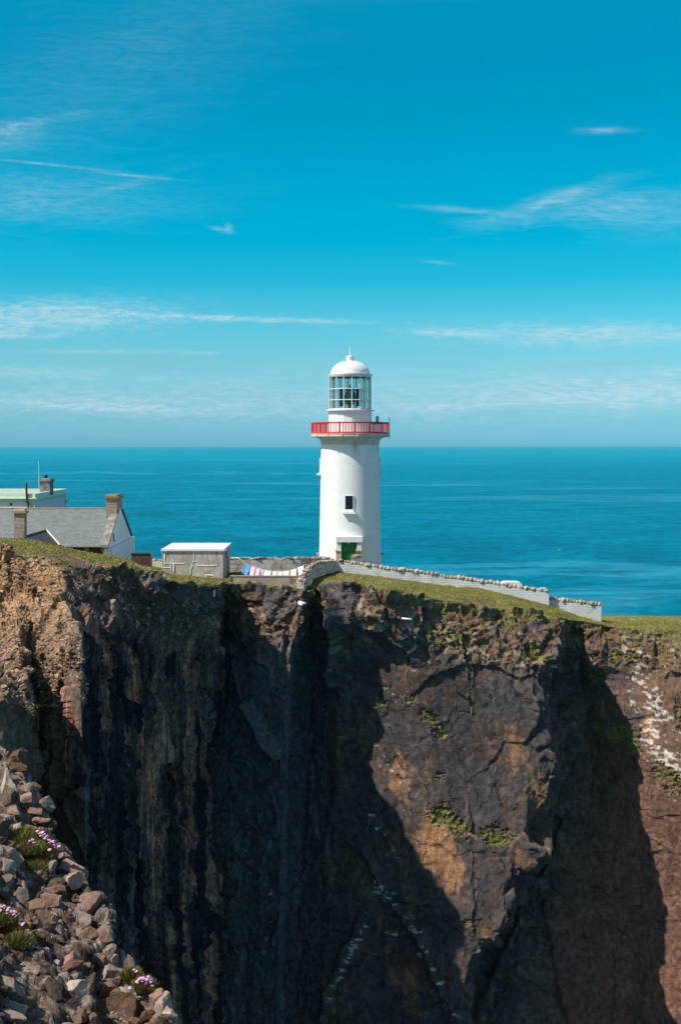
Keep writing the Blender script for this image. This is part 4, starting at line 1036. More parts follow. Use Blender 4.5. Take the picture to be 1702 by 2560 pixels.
    # front wing with its own small roof
    xr, zr2, zt2 = -27.5, CAMZ-7.9, CAMZ-9.13
    slab_uv('wing_roof', [(xr+1.85,103.6,zt2),(xr+1.85,109.9,zt2),(xr,112.4,zr2),(xr,103.6,zr2)], 0.1, M_slate2, h)
    slab_uv('wing_roof', [(xr-1.85,103.6,zt2),(xr-1.85,109.9,zt2),(xr-0.005,112.4,zr2),(xr-0.005,103.6,zr2)], 0.1, M_slate2, h)
    m = MB(); m.tube([(xr,103.6,zr2+0.04),(xr,112.4,zr2+0.04)], 0.06, 6); m.build('wing_ridge', M_darkmetal, h)
    m = MB(); m.tube([(xr,112.35,zr2+0.06),(xr+1.85,109.85,zt2+0.06)], 0.09, 5); m.build('valley_flashing', M_pinkwhite, h)
    m = MB(); m.box(xr-1.7, xr+1.7, 103.8, 110.0, g, zt2-0.13); m.build('wing_walls', M_brown, h)
    chimney(h, X(36,103.3), X(62,103.3), 103.3, 104.1, g, CAMZ-5.45, M_chim, M_lichen)
slate_house()

def flat_house():
    g = CAMZ-14; x1 = X(87,140); xl = -60; ya, yb = 140.0, 156.0; zt = CAMZ-5.55
    h = empty('flat_roofed_house', (x1-5, 145, g), 'white flat-roofed house with mint green parapet behind the slate roof', 'house')
    m = MB(); m.box(xl, x1, ya, yb, g, zt-1.02); m.build('walls', simple('white_render', (0.70,0.73,0.76), (0.62,0.66,0.70), 1.2, 0.8), h)
    def ring(name, mat, out, z0, z1, th=0.3):
        m = MB(); m.box(xl, x1+out, ya-out, ya+th, z0, z1); m.box(xl, x1+out, yb-th, yb+out, z0, z1); m.box(x1-th, x1+out, ya+th, yb-th, z0, z1); return m.build(name, mat, h)
    ring('frieze', M_mint, 0.05, zt-1.02, zt-0.62)
    ring('cornice', M_mintlight, 0.32, zt-0.62, zt-0.50)
    ring('parapet', M_mintlight, 0.12, zt-0.50, zt)
    m = MB(); m.box(xl, x1-0.3, ya+0.3, yb-0.3, zt-0.8, zt-0.55); m.build('roof', M_felt, h)
    m = MB(); m.box(x1-0.62, x1+0.06, ya-0.06, ya+0.6, g, zt-1.03); m.build('corner_pilaster', M_mint, h)
    m = MB(); m.box(x1-0.3, x1+0.06, yb-0.5, yb+0.1, g, zt-1.03); m.box(x1-0.3, x1+0.35, yb-0.5, yb+0.3, zt-1.7, zt-1.5); m.build('corner_pilaster', M_mint, h)
    m = MB(); xv = X(28,139.9); m.box(xv-0.14, xv+0.14, ya-0.02, ya+0.1, CAMZ-6.95, CAMZ-6.65); m.build('vent', M_darkmetal, h)
    D = 147; chimney(h, X(100,D), X(121,D)+0.25, D, D+1.7, zt-0.6, CAMZ-(1196-CY)/F*D, rubble_wall('grey_chimney_stone', (0.34,0.33,0.33), (0.15,0.12,0.11), 0.5, 0.6, 0.3), M_barge, True)
    m = MB(); D = 145.5; m.tube([P(98.5,1219,D), P(98.2,1190,D)], 0.05, 6); m.tube([P(98.2,1190,D), P(97.3,1152,D)], 0.035, 6); m.build('aerial_mast', M_pinkwhite, h)
    m = MB(); D = 139.7; m.tube([P(66.8,1209,D), P(67.2,1230,D), P(68,1253,D), P(71,1260,D), P(72,1290,D)], 0.13, 7); m.tube([P(66.8,1209,D), P(66.7,1205,D)], 0.06, 6); m.build('rusty_flue', M_rust, h)
flat_house()

# ------------------------------------------------------------------ the hut
def hut():
    m_, k, bs = new_mat('stained_hut_render'); co = coords(k)
    n = k.noise(co, 0.9, 7, 0.65, 0.3); st = k.noise(k.mapping(co, (2.6,2.6,0.6)), 1.0, 7, 0.7); n3 = k.noise(co, 9, 6, 0.7)
    sep = k.n('ShaderNodeSeparateXYZ'); k.l(co, sep.inputs[0])
    c = k.mix(k.ramp(n, [(0.38,0.0),(0.62,1.0)]), (0.38,0.31,0.25), (0.56,0.52,0.48))
    c = k.mix(k.ramp(st, [(0.52,0.0),(0.62,0.75)]), c, (0.68,0.68,0.66))
    dk = k.m('MULTIPLY', k.ramp(st, [(0.36,0.8),(0.44,0.0)]), k.ramp(k.m('DIVIDE', sep.outputs[2], 3.3), [(0.55,0.1),(0.9,0.9)]))
    c = k.mix(dk, c, (0.07,0.055,0.045)); c = k.mix(k.ramp(n3, [(0.3,0.35),(0.45,0.0)]), c, (0.10,0.08,0.07))
    k.l(c, bs.inputs['Base Color']); bs.inputs['Roughness'].default_value = 0.92; bump(k, bs, n3, 0.5, 0.03)
    D = 108.0; xa, xb = X(406,D), X(557.5,D); zb = CAMZ-12.7; zt = CAMZ-9.45
    h = empty('concrete_hut', ((xa+xb)/2, 111, zb), 'low stained concrete hut with a flat white roof beside the washing line', 'hut')
    m = MB(); m.box(xa, xb, D, 115, zb, zt); m.build('walls', m_, h)
    m = MB(); m.box(xa-0.1, xb+0.1, D-0.12, 115.1, zt, zt+0.16); m.build('roof', M_white, h)
    q = lambda zx, zy: (X(360+zx/3.5636, D-0.02), D-0.01, CAMZ-((1330+zy/3.5636)-CY)/F*(D-0.02))
    M_seal = simple('white_sealant', (0.82,0.84,0.83), rough=0.8)
    for pts, r in (([(445,168),(443,215),(448,255),(432,272)], .035), ([(470,258),(462,266),(447,262)], .03), ([(420,280),(430,300),(415,330),(413,378)], .05), ([(190,278),(280,280),(360,282)], .03), ([(187,168),(186,230),(190,290)], .045),
                   ([(468,298),(560,302),(615,299),(652,296)], .03), ([(168,318),(240,318)], .03), ([(236,285),(240,340)], .05), ([(268,280),(264,352)], .07), ([(680,168),(705,172),(735,158)], .03)):
        sc = MB(); sc.tube([q(*p) for p in pts], r, 5); sc.build('sealed_crack', M_seal, h)
    m = MB(); m.box(xb+0.02, xb+0.09, 110.8, 111.1, CAMZ-10.3, CAMZ-9.75); m.box(xb, xb+0.03, 112.2, 113.2, zb, CAMZ-10.4); m.build('side_door', M_darkmetal, h)
    b = stone_mesh('pale_block', 5, (0.45,0.25,0.16), 7, 3, 0.04, M_white, 0.8)
    o = put('fallen_block', b, P(523,1441,107.4)); tag(o, 'small pale stone block lying in the grass against the hut wall', 'block')
hut()

# ------------------------------------------------------------------ walls
def walls():
    # whitewashed wall running right from the corner by the lighthouse
    pts = [(847,1405,117.3),(901,1413,117.2),(968,1424,117),(1053,1434,117),(1115,1445,116.9),(1158,1450,116.8),(1212,1458,116.6),(1305,1473,116.3),(1371,1481,116)]
    path = [P(*p) for p in pts]
    w = empty('whitewashed_wall', path[0]-Vector((0,0,1.3)), 'long whitewashed stone wall with rounded coping stones sloping down to the right of the lighthouse', 'wall')
    wall_run(w, path, 0.5, M_wash, COPES, 0.375, 1.12, drop=2.2, maxn=70)
    put('end_stone', CAPS[0], P(1360,1475,116.1)+Vector((0,0.25,0.10)), (0,0,0), (1.1,1.0,1.3), w)
    pts = [(1374,1499,116.6),(1430,1507,116.4),(1502,1516,116.2)]
    path = [P(*p) for p in pts]
    w = empty('whitewashed_wall', path[0]-Vector((0,0,1.3)), 'short lower whitewashed wall with upright coping stones at the right end of the long wall', 'wall')
    wall_run(w, path, 0.5, M_wash, COPES, 0.33, 1.10, drop=2.4)
    # wall coming forward to the cliff edge; its shaded side faces the grass
    pts = [(760,1457,103.6),(767,1441,105),(776,1426,107.5),(787,1416,110),(808,1409,113),(846,1405,117.6)]
    path = [P(*p) for p in pts]
    w = empty('stone_wall', path[0]-Vector((0,0,1.3)), 'rough stone wall climbing from the cliff edge to the whitewashed corner beside the washing line', 'wall')
    wall_run(w, path, 0.65, M_block, CAPS, 0.34, 1.0, drop=1.0, jit=0.06)
    # back wall of the drying yard up to the gate
    pts = [(569,1401,116.2),(640,1400,116.4),(700,1400,116.8),(760,1400,117.4),(800,1399,118.2),(836,1397,119.6)]
    path = [P(*p) for p in pts]
    w = empty('block_wall', path[0]-Vector((0,0,1.6)), 'weathered pale block wall with flat cap stones behind the washing line', 'wall')
    wall_run(w, path, 0.5, M_block, CAPS, 0.62, 1.05, drop=2.0)
    # left of the hut
    pts = [(376,1403,113),(408,1403,113)]
    path = [P(*p) for p in pts]
    w = empty('block_wall', path[0]-Vector((0,0,1.3)), 'short whitewashed wall with brown cap stones between the brown wall block and the hut', 'wall')
    wall_run(w, path, 0.5, M_wash, CAPS, 0.62, 1.0, drop=2.0)
    D = 108.5; w = empty('brown_wall', P(354,1425,D), 'dark brown stone wall block between the cottage gable and the hut', 'wall')
    m = MB(); m.box(X(329,D), X(374.5,D), D, D+0.9, CAMZ-12.2, Z(1386,D)); m.build('wall_face', M_brown, w)
    m = MB(); m.box(X(328,D), X(376,D), D-0.05, D+0.95, Z(1386,D), Z(1383.5,D)); m.build('coping', M_darkmetal, w)
    m = MB(); m.box(X(374.5,D), X(377.5,D), D+0.1, D+0.9, CAMZ-12.2, Z(1384,D)); m.build('pale_end', M_chim, w)
    # low wall on the brink of the cliff below the washing line
    D = 104.8; w = empty('low_wall', P(660,1462,D), 'low stained concrete wall at the cliff edge in front of the washing line', 'wall')
    zt = Z(1441,D)
    m = MB(); m.box(X(577,D), X(757,D), D, D+0.35, CAMZ-13.2, zt); m.build('wall_face', M_lowwall, w)
    m = MB(); m.hexa([(X(576,D),D-0.04,zt),(X(757,D),D-0.04,zt),(X(757,D),D+0.4,zt),(X(576,D),D+0.4,zt),(X(576,D),D-0.02,zt+0.07),(X(757,D),D-0.02,zt+0.05),(X(757,D),D+0.38,zt+0.05),(X(576,D),D+0.38,zt+0.07)]); m.build('coping', M_stone2, w)
    m = MB(); m.hexa([(X(568,D),D-0.1,CAMZ-12.9),(X(576,D),D-0.1,CAMZ-12.9),(X(576,D),D+0.4,CAMZ-12.9),(X(568,D),D+0.4,CAMZ-12.9),(X(568,D),D-0.1,Z(1449,D)),(X(577.5,D),D-0.1,Z(1439,D)),(X(577.5,D),D+0.4,Z(1439,D)),(X(568,D),D+0.4,Z(1449,D))]); m.build('sloped_end', M_stone2, w)
    m = MB(); v = []
    for i in range(14):
        a = 2*math.pi*i/14; r = 1+0.45*math.sin(3*a+1)*0.6; v.append((X(731,D)+0.30*r*math.cos(a), D-0.006, Z(1452,D)+0.26*r*math.sin(a)))
    v2 = [(a, b+0.004, c) for a, b, c in v]; m.add(v+v2, [tuple(range(14)), tuple(reversed(range(14,28)))]+[(i,(i+1)%14,(i+1)%14+14,i+14) for i in range(14)]); m.build('rust_stain', simple('rust_red_stain', (0.36,0.10,0.06), (0.25,0.16,0.12), 4, 0.9), w)
    # gate pillars before the lighthouse door
    for i, (pa, pb, D) in enumerate(((838,853.5,120.6),(889,904.5,120.6))):
        w = empty('gate_pillar', P((pa+pb)/2,1420,D), ['left', 'right'][i]+' stone gate pillar with square cap in front of the green lighthouse door', 'pillar')
        m = MB(); m.box(X(pa+1.5,D), X(pb-1.5,D), D+0.05, D+0.6, CAMZ-13.3, Z(1380.5,D)); m.build('shaft', M_brown if 0 else M_stone2, w)
        m = MB(); m.hexa([(X(pa+.8,D),D,Z(1381,D)),(X(pb-.8,D),D,Z(1381,D)),(X(pb-.8,D),D+.66,Z(1381,D)),(X(pa+.8,D),D+.66,Z(1381,D)),(X(pa,D),D-.05,Z(1377,D)),(X(pb,D),D-.05,Z(1377,D)),(X(pb,D),D+.72,Z(1377,D)),(X(pa,D),D+.72,Z(1377,D))])
        m.hexa([(X(pa,D),D-.05,Z(1377,D)),(X(pb,D),D-.05,Z(1377,D)),(X(pb,D),D+.72,Z(1377,D)),(X(pa,D),D+.72,Z(1377,D)),(X(pa+1,D),D,Z(1374,D)),(X(pb-1,D),D,Z(1374,D)),(X(pb-1,D),D+.66,Z(1374,D)),(X(pa+1,D),D+.66,Z(1374,D))]); m.build('cap', M_stone2, w)
    D = 119.3; w = empty('stone_step_block', P(890,1420,D), 'brown stone slab on a white block just below the right gate pillar', 'block')
    s = stone_mesh('slab', 31, (0.56,0.35,0.20), 6, 3, 0.03, M_stone2, 0.9); put('slab', s, P(890,1390,D), (0,0,0), (1,1,1), w)
    m = MB(); m.box(X(878,D), X(902,D), D-0.15, D+0.4, CAMZ-13.2, Z(1395,D)); m.build('plinth', M_white, w)
    for i, (px, pt, pb, D) in enumerate(((775,1394,1424,107.8),(753,1396,1420,112))):
        m = MB(); m.tube([P(px+0.3,pb+4,D), P(px,pt,D)], 0.045, 6); b = P(px,pt,D); m.box(b.x-0.06, b.x+0.06, b.y-0.06, b.y+0.06, b.z, b.z+0.03)
        o = m.build('iron_post', M_rust); tag(o, ['rusty iron post standing against the rough stone wall beside the washing line', 'thin rusty iron post behind the right end of the washing line'][i], 'post')
walls()

# ------------------------------------------------------------------ the washing line
def laundry():
    D = 107.2; q = lambda zx, zy: (360+zx/3.5636, 1330+zy/3.5636)
    top = [(775,222),(835,232),(898,274),(955,300),(1000,316),(1040,326),(1073,338),(1140,348),(1190,350),(1237,350),(1298,344),(1360,323),(1425,297),(1462,284)]
    m = MB(); pts = [P(*q(*t), 109.5 if i == 0 else D) for i, t in enumerate(top)]; m.tube(pts, 0.018, 4)
    o = m.build('washing_line', M_white); tag(o, 'sagging washing line strung from the hut to the stone wall', 'washing line')
    G_ = [((900,275),(955,300),(925,386),(877,362),(0.13,0.42,0.80),'bright blue towel hanging at the left end of the washing line','towel'),
          ((957,302),(1000,317),(984,392),(940,386),(0.74,0.62,0.68),'pale greyish pink cloth pegged right of the blue towel','garment'),
          ((1001,318),(1039,326),(1031,391),(988,385),(0.84,0.52,0.68),'rose pink garment pegged third from the left','garment'),
          ((1042,330),(1073,340),(1064,381),(1046,370),(0.74,0.60,0.84),'small lilac garment, shortest on the washing line','garment'),
          ((1076,340),(1140,349),(1137,396),(1063,392),(0.88,0.90,0.94),'wide white sheet just right of the small lilac garment','sheet'),
          ((1145,349),(1189,351),(1188,396),(1147,395),(0.66,0.80,0.93),'pale blue cloth in the middle of the washing line','garment'),
          ((1192,351),(1236,351),(1238,396),(1194,396),(0.72,0.72,0.84),'lavender grey cloth between the pale blue and the peach cloth','garment'),
          ((1238,349),(1298,344),(1301,399),(1240,397),(0.90,0.70,0.44),'peach coloured towel hanging on the washing line','towel'),
          ((1302,342),(1359,323),(1366,401),(1311,401),(0.88,0.90,0.94),'white shirt pegged between the peach towel and the last white cloth','garment'),
          ((1366,318),(1425,297),(1425,401),(1386,401),(0.88,0.90,0.94),'white cloth pegged at the right end of the washing line','garment')]
    for i, (a, b, c, d, colr, lab, cat) in enumerate(G_):
        A, B, C_, D_ = [P(*q(*t), D) for t in (a, b, c, d)]
        nu, nv = 12, 10; vs = []; r = random.Random(i); ph = r.uniform(0, 6)
        for side in (0, 1):
            for v in range(nv+1):
                for u in range(nu+1):
                    f, g_ = 0.03+0.90*u/nu, v/nv
                    p = A.lerp(B, f).lerp(D_.lerp(C_, f), g_)
                    p.y += -0.75*g_+0.04*math.sin(f*6+ph)*(0.3+g_) + 0.012*math.sin(f*13+ph*2) + 0.06*g_*math.sin(ph) + side*0.012
                    p.z += -0.02*math.sin(f*math.pi)*(1-g_) + 0.02*math.sin(f*7+ph)*g_
                    vs.append(tuple(p))
        fs = []; off = (nu+1)*(nv+1)
        for v in range(nv):
            for u in range(nu):
                k0 = v*(nu+1)+u; fs.append((k0, k0+1, k0+nu+2, k0+nu+1)); fs.append((off+k0+nu+1, off+k0+nu+2, off+k0+1, off+k0))
        edge = [u for u in range(nu+1)]+[v*(nu+1)+nu for v in range(1, nv+1)]+[nv*(nu+1)+u for u in reversed(range(nu))]+[v*(nu+1) for v in reversed(range(1, nv))]
        for j in range(len(edge)): e, f2 = edge[j], edge[(j+1) % len(edge)]; fs.append((e, off+e, off+f2, f2))
        m = MB(); m.add(vs, fs); mt = simple('cloth_%d' % i, colr, tuple(v*0.88 for v in colr), 3, 0.9)
        nm = {'towel': 'towel', 'sheet': 'bed_sheet'}.get(cat, 'garment')
        o = m.build(nm, mt, None, True); tag(o, lab, cat, 'washing on the line')
laundry()

# ------------------------------------------------------------------ small things
def odds():
    D = 120.5; m = MB(); x0_, x1_ = X(1255,D), X(1305,D); zt = Z(1456,D)
    prof = [(0,-1.3),(0,0.0),(0.12,0.14),(0.4,0.2),(1.5,0.2),(1.85,0.12),(2.0,-0.05),(2.0,-1.3)]
    sx = (x1_-x0_)/2.0; vs = []
    for y_ in (D, D+1.6):
        for a, z in prof: vs.append((x0_+a*sx, y_, zt-0.2+z))
    n = len(prof); m.add(vs, [tuple(range(n)), tuple(reversed(range(n, 2*n)))]+[(i, i+n, (i+1) % n+n, (i+1) % n) for i in range(n)])
    o = m.build('storage_tank', M_white); auto_smooth(o); tag(o, 'smooth white rounded tank top showing behind the right half of the whitewashed wall', 'tank')
    m = MB(); D = 100.6; m.tube([P(1004,1546,D), P(1029,1548.5,D-0.3)], 0.085, 10); o = m.build('waste_pipe', M_white, None, True); tag(o, 'short white pipe sticking out of the cliff face below the grass', 'pipe')
    s = stone_mesh('pale_slab', 77, (0.36,0.22,0.16), 6, 3, 0.05, M_gable, 0.85); o = put('pale_slab', s, P(755,1509,101.2), (0.1,0.25,0.2)); tag(o, 'pale blue-white slab lodged on the cliff below the end of the stone wall', 'slab')
    s = stone_mesh('pale_slab', 78, (0.11,0.1,0.32), 5, 3, 0.05, M_gable, 0.6); o = put('pale_shard', s, P(536,1482,95.9), (0.1,0.1,0.2)); tag(o, 'thin upright pale stone shard stuck in the dark soil below the hut', 'stone')
    D = 865; b = empty('small_boat', (X(1398,D), D, 0.1), 'tiny white boat far out on the sea at the right', 'boat')
    cx_ = X(1398,D); m = MB(); st = [(-1.6,0.35,0.75),(-0.8,0.6,0.6),(0.4,0.62,0.6),(1.2,0.4,0.75),(1.9,0.03,1.0)]; vs = []
    for x_, w, h in st: vs += [(cx_+x_, D-w, h), (cx_+x_, D, -0.15), (cx_+x_, D+w, h)]
    fs = [(0,1,2)]
    for i in range(4): o_ = i*3; fs += [(o_,o_+1,o_+4,o_+3),(o_+1,o_+2,o_+5,o_+4),(o_+2,o_,o_+3,o_+5)]
    fs.append((12,14,13)); m.add(vs, fs); m.build('hull', M_white, b); m = MB(); m.hexa([(cx_-0.8,D-.4,.6),(cx_+.4,D-.4,.6),(cx_+.4,D+.4,.6),(cx_-.8,D+.4,.6),(cx_-.7,D-.35,1.3),(cx_+.2,D-.35,1.3),(cx_+.2,D+.35,1.3),(cx_-.7,D+.35,1.3)]); m.build('wheelhouse', M_white, b); b.scale = (0.45,0.45,0.45)
odds()

# ------------------------------------------------------------------ grass blades and cliff-top flowers
def tri_mesh(name, V, cols, mat, kind='stuff'):
    n = len(V)//3; me = bpy.data.meshes.new(name)
    me.vertices.add(len(V)); me.vertices.foreach_set('co', V.reshape(-1).astype(np.float32))
    me.loops.add(len(V)); me.loops.foreach_set('vertex_index', np.arange(len(V), dtype=np.int32))
    me.polygons.add(n); me.polygons.foreach_set('loop_start', np.arange(0, len(V), 3, dtype=np.int32)); me.polygons.foreach_set('loop_total', np.full(n, 3, np.int32))
    me.update(calc_edges=True)
    ca = me.color_attributes.new('col', 'FLOAT_COLOR', 'POINT'); c4 = np.ones((len(V), 4), np.float32); c4[:,:3] = cols; ca.data.foreach_set('color', c4.reshape(-1))
    me.materials.append(mat); o = bpy.data.objects.new(name, me); COL.objects.link(o)
    if kind: o['kind'] = kind
    return o
def vcol_mat(name, rough=0.7):
    m, k, bs = new_mat(name); at = k.n('ShaderNodeVertexColor'); at.layer_name = 'col'; k.l(at.outputs[0], bs.inputs['Base Color']); bs.inputs['Roughness'].default_value = rough
    bs.inputs['Specular IOR Level'].default_value = 0.2; return m
M_blade = vcol_mat('grass_blades')
def blades(pts, cols, h, w, up=1.0, lean=0.5, nrm=None):
    n = len(pts); a = rng.uniform(0, 2*np.pi, n); H = h*rng.uniform(0.5, 1.3, n)
    side = np.stack([np.cos(a), np.sin(a), np.zeros(n)], 1)*(w*rng.uniform(0.6, 1.4, n))[:,None]
    tip = np.stack([rng.normal(0, lean, n), rng.normal(0, lean, n), np.full(n, up)], 1)
    if nrm is not None: tip = tip + nrm*0.7
    tip = pts + tip/np.linalg.norm(tip, axis=1, keepdims=True)*H[:,None]
    V = np.stack([pts-side, pts+side, tip], 1).reshape(-1, 3); C = np.repeat(cols, 3, 0); return V, C
def cliff_grass():
    G = HEAD['G']; g = HEAD['grass']*(HEAD['px'] > -60)*(HEAD['px'] < 1760)*(HEAD['t'] > 2.2)*(HEAD['t'] < 9)
    area = np.linalg.norm(np.cross(np.gradient(G, axis=1), np.gradient(G, axis=0)), axis=2)
    w = (np.where(g > 0.35, g, 0)*area); w[:, :1] = 0; w[-1:] = 0; w /= w.sum(); nv, nu = w.shape
    N = 150000; idx = rng.choice(nv*nu, N, p=w.ravel()); i, j = np.unravel_index(idx, (nv, nu)); i = np.minimum(i, nv-2); j = np.minimum(j, nu-2)
    u, v = rng.random((N,1)), rng.random((N,1)); p = G[i,j]*(1-u)*(1-v)+G[i,j+1]*u*(1-v)+G[i+1,j]*(1-u)*v+G[i+1,j+1]*u*v
    f = rng.random((N,1)); n2 = fbm(p*0.5, 3, 44)[:,None]
    c = np.array([[0.235,0.230,0.055]])*(0.7+0.6*f)+np.array([[0.05,0.03,0.012]])*np.clip(n2*2,0,1)
    V, C = blades(p-np.array([0,0,0.02]), c, 0.15, 0.035, 1.0, 0.35, HEAD['n'][i,j])
    tri_mesh('grass', V, C, M_blade)
cliff_grass()

def chunk_set(seed, count, sub):
    r = np.random.default_rng(seed); out = []
    for q in range(count):
        me = stone_mesh('tmp', seed*50+q, (1, r.uniform(0.5,0.95), r.uniform(0.4,0.85)), 10, sub, 0.07, None, 0.5, (0.3, 0.8))
        out.append((np.array([x.co[:] for x in me.vertices]), np.array([p.vertices[:] for p in me.polygons]))); bpy.data.meshes.remove(me)
    return out
def cliff_rubble():
    G = HEAD['G']; w0 = HEAD['rub']*(HEAD['px'] > -80)*(HEAD['px'] < 1760)*(HEAD['t'] > 4.02)*(HEAD['t'] < 8.2)*(0.25+0.75*(HEAD['t'] < 6.8))
    area = np.linalg.norm(np.cross(np.gradient(G, axis=1), np.gradient(G, axis=0)), axis=2)
    cl = ss(-0.15, 0.35, fbm(G.reshape(-1,3)*0.45, 3, 55)).reshape(area.shape)+0.35*HEAD['lit']
    w = np.where(w0 > 0.22, w0**1.5, 0)*cl*area*(1-0.75*HEAD['lwall'])*(1+2.6*HEAD['lit']); w /= w.sum(); N = 21000
    r = np.random.default_rng(31); idx = r.choice(w.size, N, p=w.ravel()); g = G.reshape(-1,3)[idx]; lit = HEAD['lit'].ravel()[idx]; nn = HEAD['n'].reshape(-1,3)[idx]
    var = chunk_set(3, 8, 1); Vs, Cs = [], []
    pA = np.array([(0.34,0.21,0.11),(0.28,0.17,0.09),(0.40,0.30,0.20),(0.20,0.125,0.075),(0.30,0.21,0.14)]); pB = np.array([(0.16,0.10,0.07),(0.10,0.07,0.055),(0.22,0.15,0.10),(0.06,0.055,0.055),(0.20,0.14,0.10)])
    for p, l, n in zip(g, lit, nn):
        v, f = var[r.integers(8)]; s = min(0.34, 0.055*math.exp(r.exponential(0.52)))*(0.9 if l > 0.5 else 1.0)
        a = r.uniform(0, 6.28, 2); ca, sa = np.cos(a), np.sin(a)*0.6
        Rz = np.array([[ca[0],-np.sin(a[0]),0],[np.sin(a[0]),ca[0],0],[0,0,1]]); Rx = np.array([[1,0,0],[0,0.9,-0.43],[0,0.43,0.9]])
        q = (v*s)@(Rz@Rx).T+p+n*s*0.15; Vs.append(q[f].reshape(-1,3)); c = (pA if l > 0.5 else pB)[r.integers(5)]; Cs.append(np.repeat(c[None]*r.uniform(0.75,1.2), f.size, 0))
    tri_mesh('cliff_rubble', np.concatenate(Vs), np.concatenate(Cs), M_rubble)
cliff_rubble()

def brink_flowers():
    """pale dots of sea pinks seen along the cliff edge"""
    spots = [(386,1434,24,8,40),(403,1449,12,6,22),(412,1456,14,5,24),(478,1461,14,5,22),(480,1455,30,4,14),(590,1459,10,4,10),(635,1453,26,4,40),(655,1459,20,4,18),(700,1468,40,4,12),(790,1475,10,6,26),(876,1480,7,5,16),(860,1478,30,6,10),(927,1478,30,5,14),
             (820,1448,90,6,60),(930,1452,90,8,70),(1000,1452,60,8,30),(245,1430,40,14,26),(265,1444,14,10,20),(350,1424,14,8,14),(215,1462,16,10,10),(10,1625,16,14,26),(15,1645,10,8,12),(1190,1530,60,20,10),(1482,1556,12,4,8),(1003,1590,8,12,8),(1640,1585,30,12,8),(1100,1480,90,16,16),(540,1512,8,3,5),(60,1400,60,14,12)]
    G = HEAD['G']; qx = CX+F*G[...,0]/G[...,1]; qy = CY+F*(CAMZ-G[...,2])/G[...,1]
    Vs, Cs = [], []
    r = np.random.default_rng(4); flat = G.reshape(-1,3); fx, fy, fd = qx.ravel(), qy.ravel(), G[...,1].ravel(); ok = (HEAD['t'].ravel() > 2.4)
    for (cx_, cy_, sx, sy, n) in spots:
        sel = np.where(ok & (abs(fx-cx_) < sx) & (abs(fy-cy_) < sy+3) & (fd > 55))[0]
        if len(sel) == 0: continue
        # nearest surface wins
        dmin = np.percentile(fd[sel], 20); sel = sel[fd[sel] < dmin+6]
        pick = r.choice(sel, n)
        for p in pick:
            b = flat[p]+np.array([r.normal(0,.06), r.normal(0,.06)-0.04, r.uniform(0.03,0.14)]); s = r.uniform(0.028, 0.06)
            o = np.array([(s,0,0),(-s,0,0),(0,s,0),(0,-s,0),(0,0,s*0.8),(0,0,-s*0.5)])+b
            col = np.array((0.62,0.36,0.52))*r.uniform(0.75,1.2) if r.random() < 0.8 else np.array((0.6,0.55,0.5))
            for f in ((0,2,4),(2,1,4),(1,3,4),(3,0,4),(2,0,5),(1,2,5),(3,1,5),(0,3,5)):
                for q in f: Vs.append(o[q]); Cs.append(col)
    tri_mesh('sea_pinks', np.array(Vs), np.array(Cs), M_blade)
brink_flowers()

# ------------------------------------------------------------------ near bank on the left with broken rocks
NB = [
 [(-420,1700,16),(-420,1660,15),(-470,1900,12),(-500,2300,9.3),(-520,2900,6.0)],
 [(-120,1830,15.5),(-120,1800,14.5),(-150,2020,12),(-180,2330,9.4),(-200,2900,6.2)],
 [(8,1925,14.8),(0,1892,13.8),(-30,2080,11.9),(-60,2340,9.6),(-90,2900,6.4)],
 [(60,1945,14.6),(50,1905,13.4),(10,2110,11.8),(-25,2360,9.7),(-60,2900,6.5)],
 [(78,2030,14.2),(70,1985,13.1),(35,2160,11.7),(5,2390,9.8),(-20,2900,6.6)],
 [(135,2110,13.8),(122,2075,12.7),(80,2230,11.5),(50,2430,9.8),(40,2950,6.7)],
 [(165,2170,13.3),(155,2135,12.4),(125,2270,11.3),(100,2450,9.8),(100,2950,6.8)],
 [(217,2215,12.9),(207,2185,12.0),(170,2320,11),(155,2500,9.7),(170,2980,6.9)],
 [(262,2295,12.5),(252,2262,11.5),(222,2380,10.7),(215,2560,9.6),(240,3000,7.0)],
 [(265,2390,12.0),(254,2356,11.1),(232,2470,10.4),(232,2630,9.4),(272,3000,7.0)],
 [(307,2445,11.7),(297,2410,10.8),(284,2520,10.1),(292,2680,9.2),(337,3030,7.1)],
 [(360,2500,11.3),(350,2465,10.4),(340,2580,9.8),(352,2730,9.0),(402,3060,7.1)],
 [(417,2560,11.0),(406,2528,10.0),(402,2640,9.5),(417,2790,8.8),(472,3100,7.1)],
 [(502,2700,10.4),(492,2670,9.5),(492,2780,9.0),(512,2920,8.4),(572,3200,7.0)],
]
BANK = {}
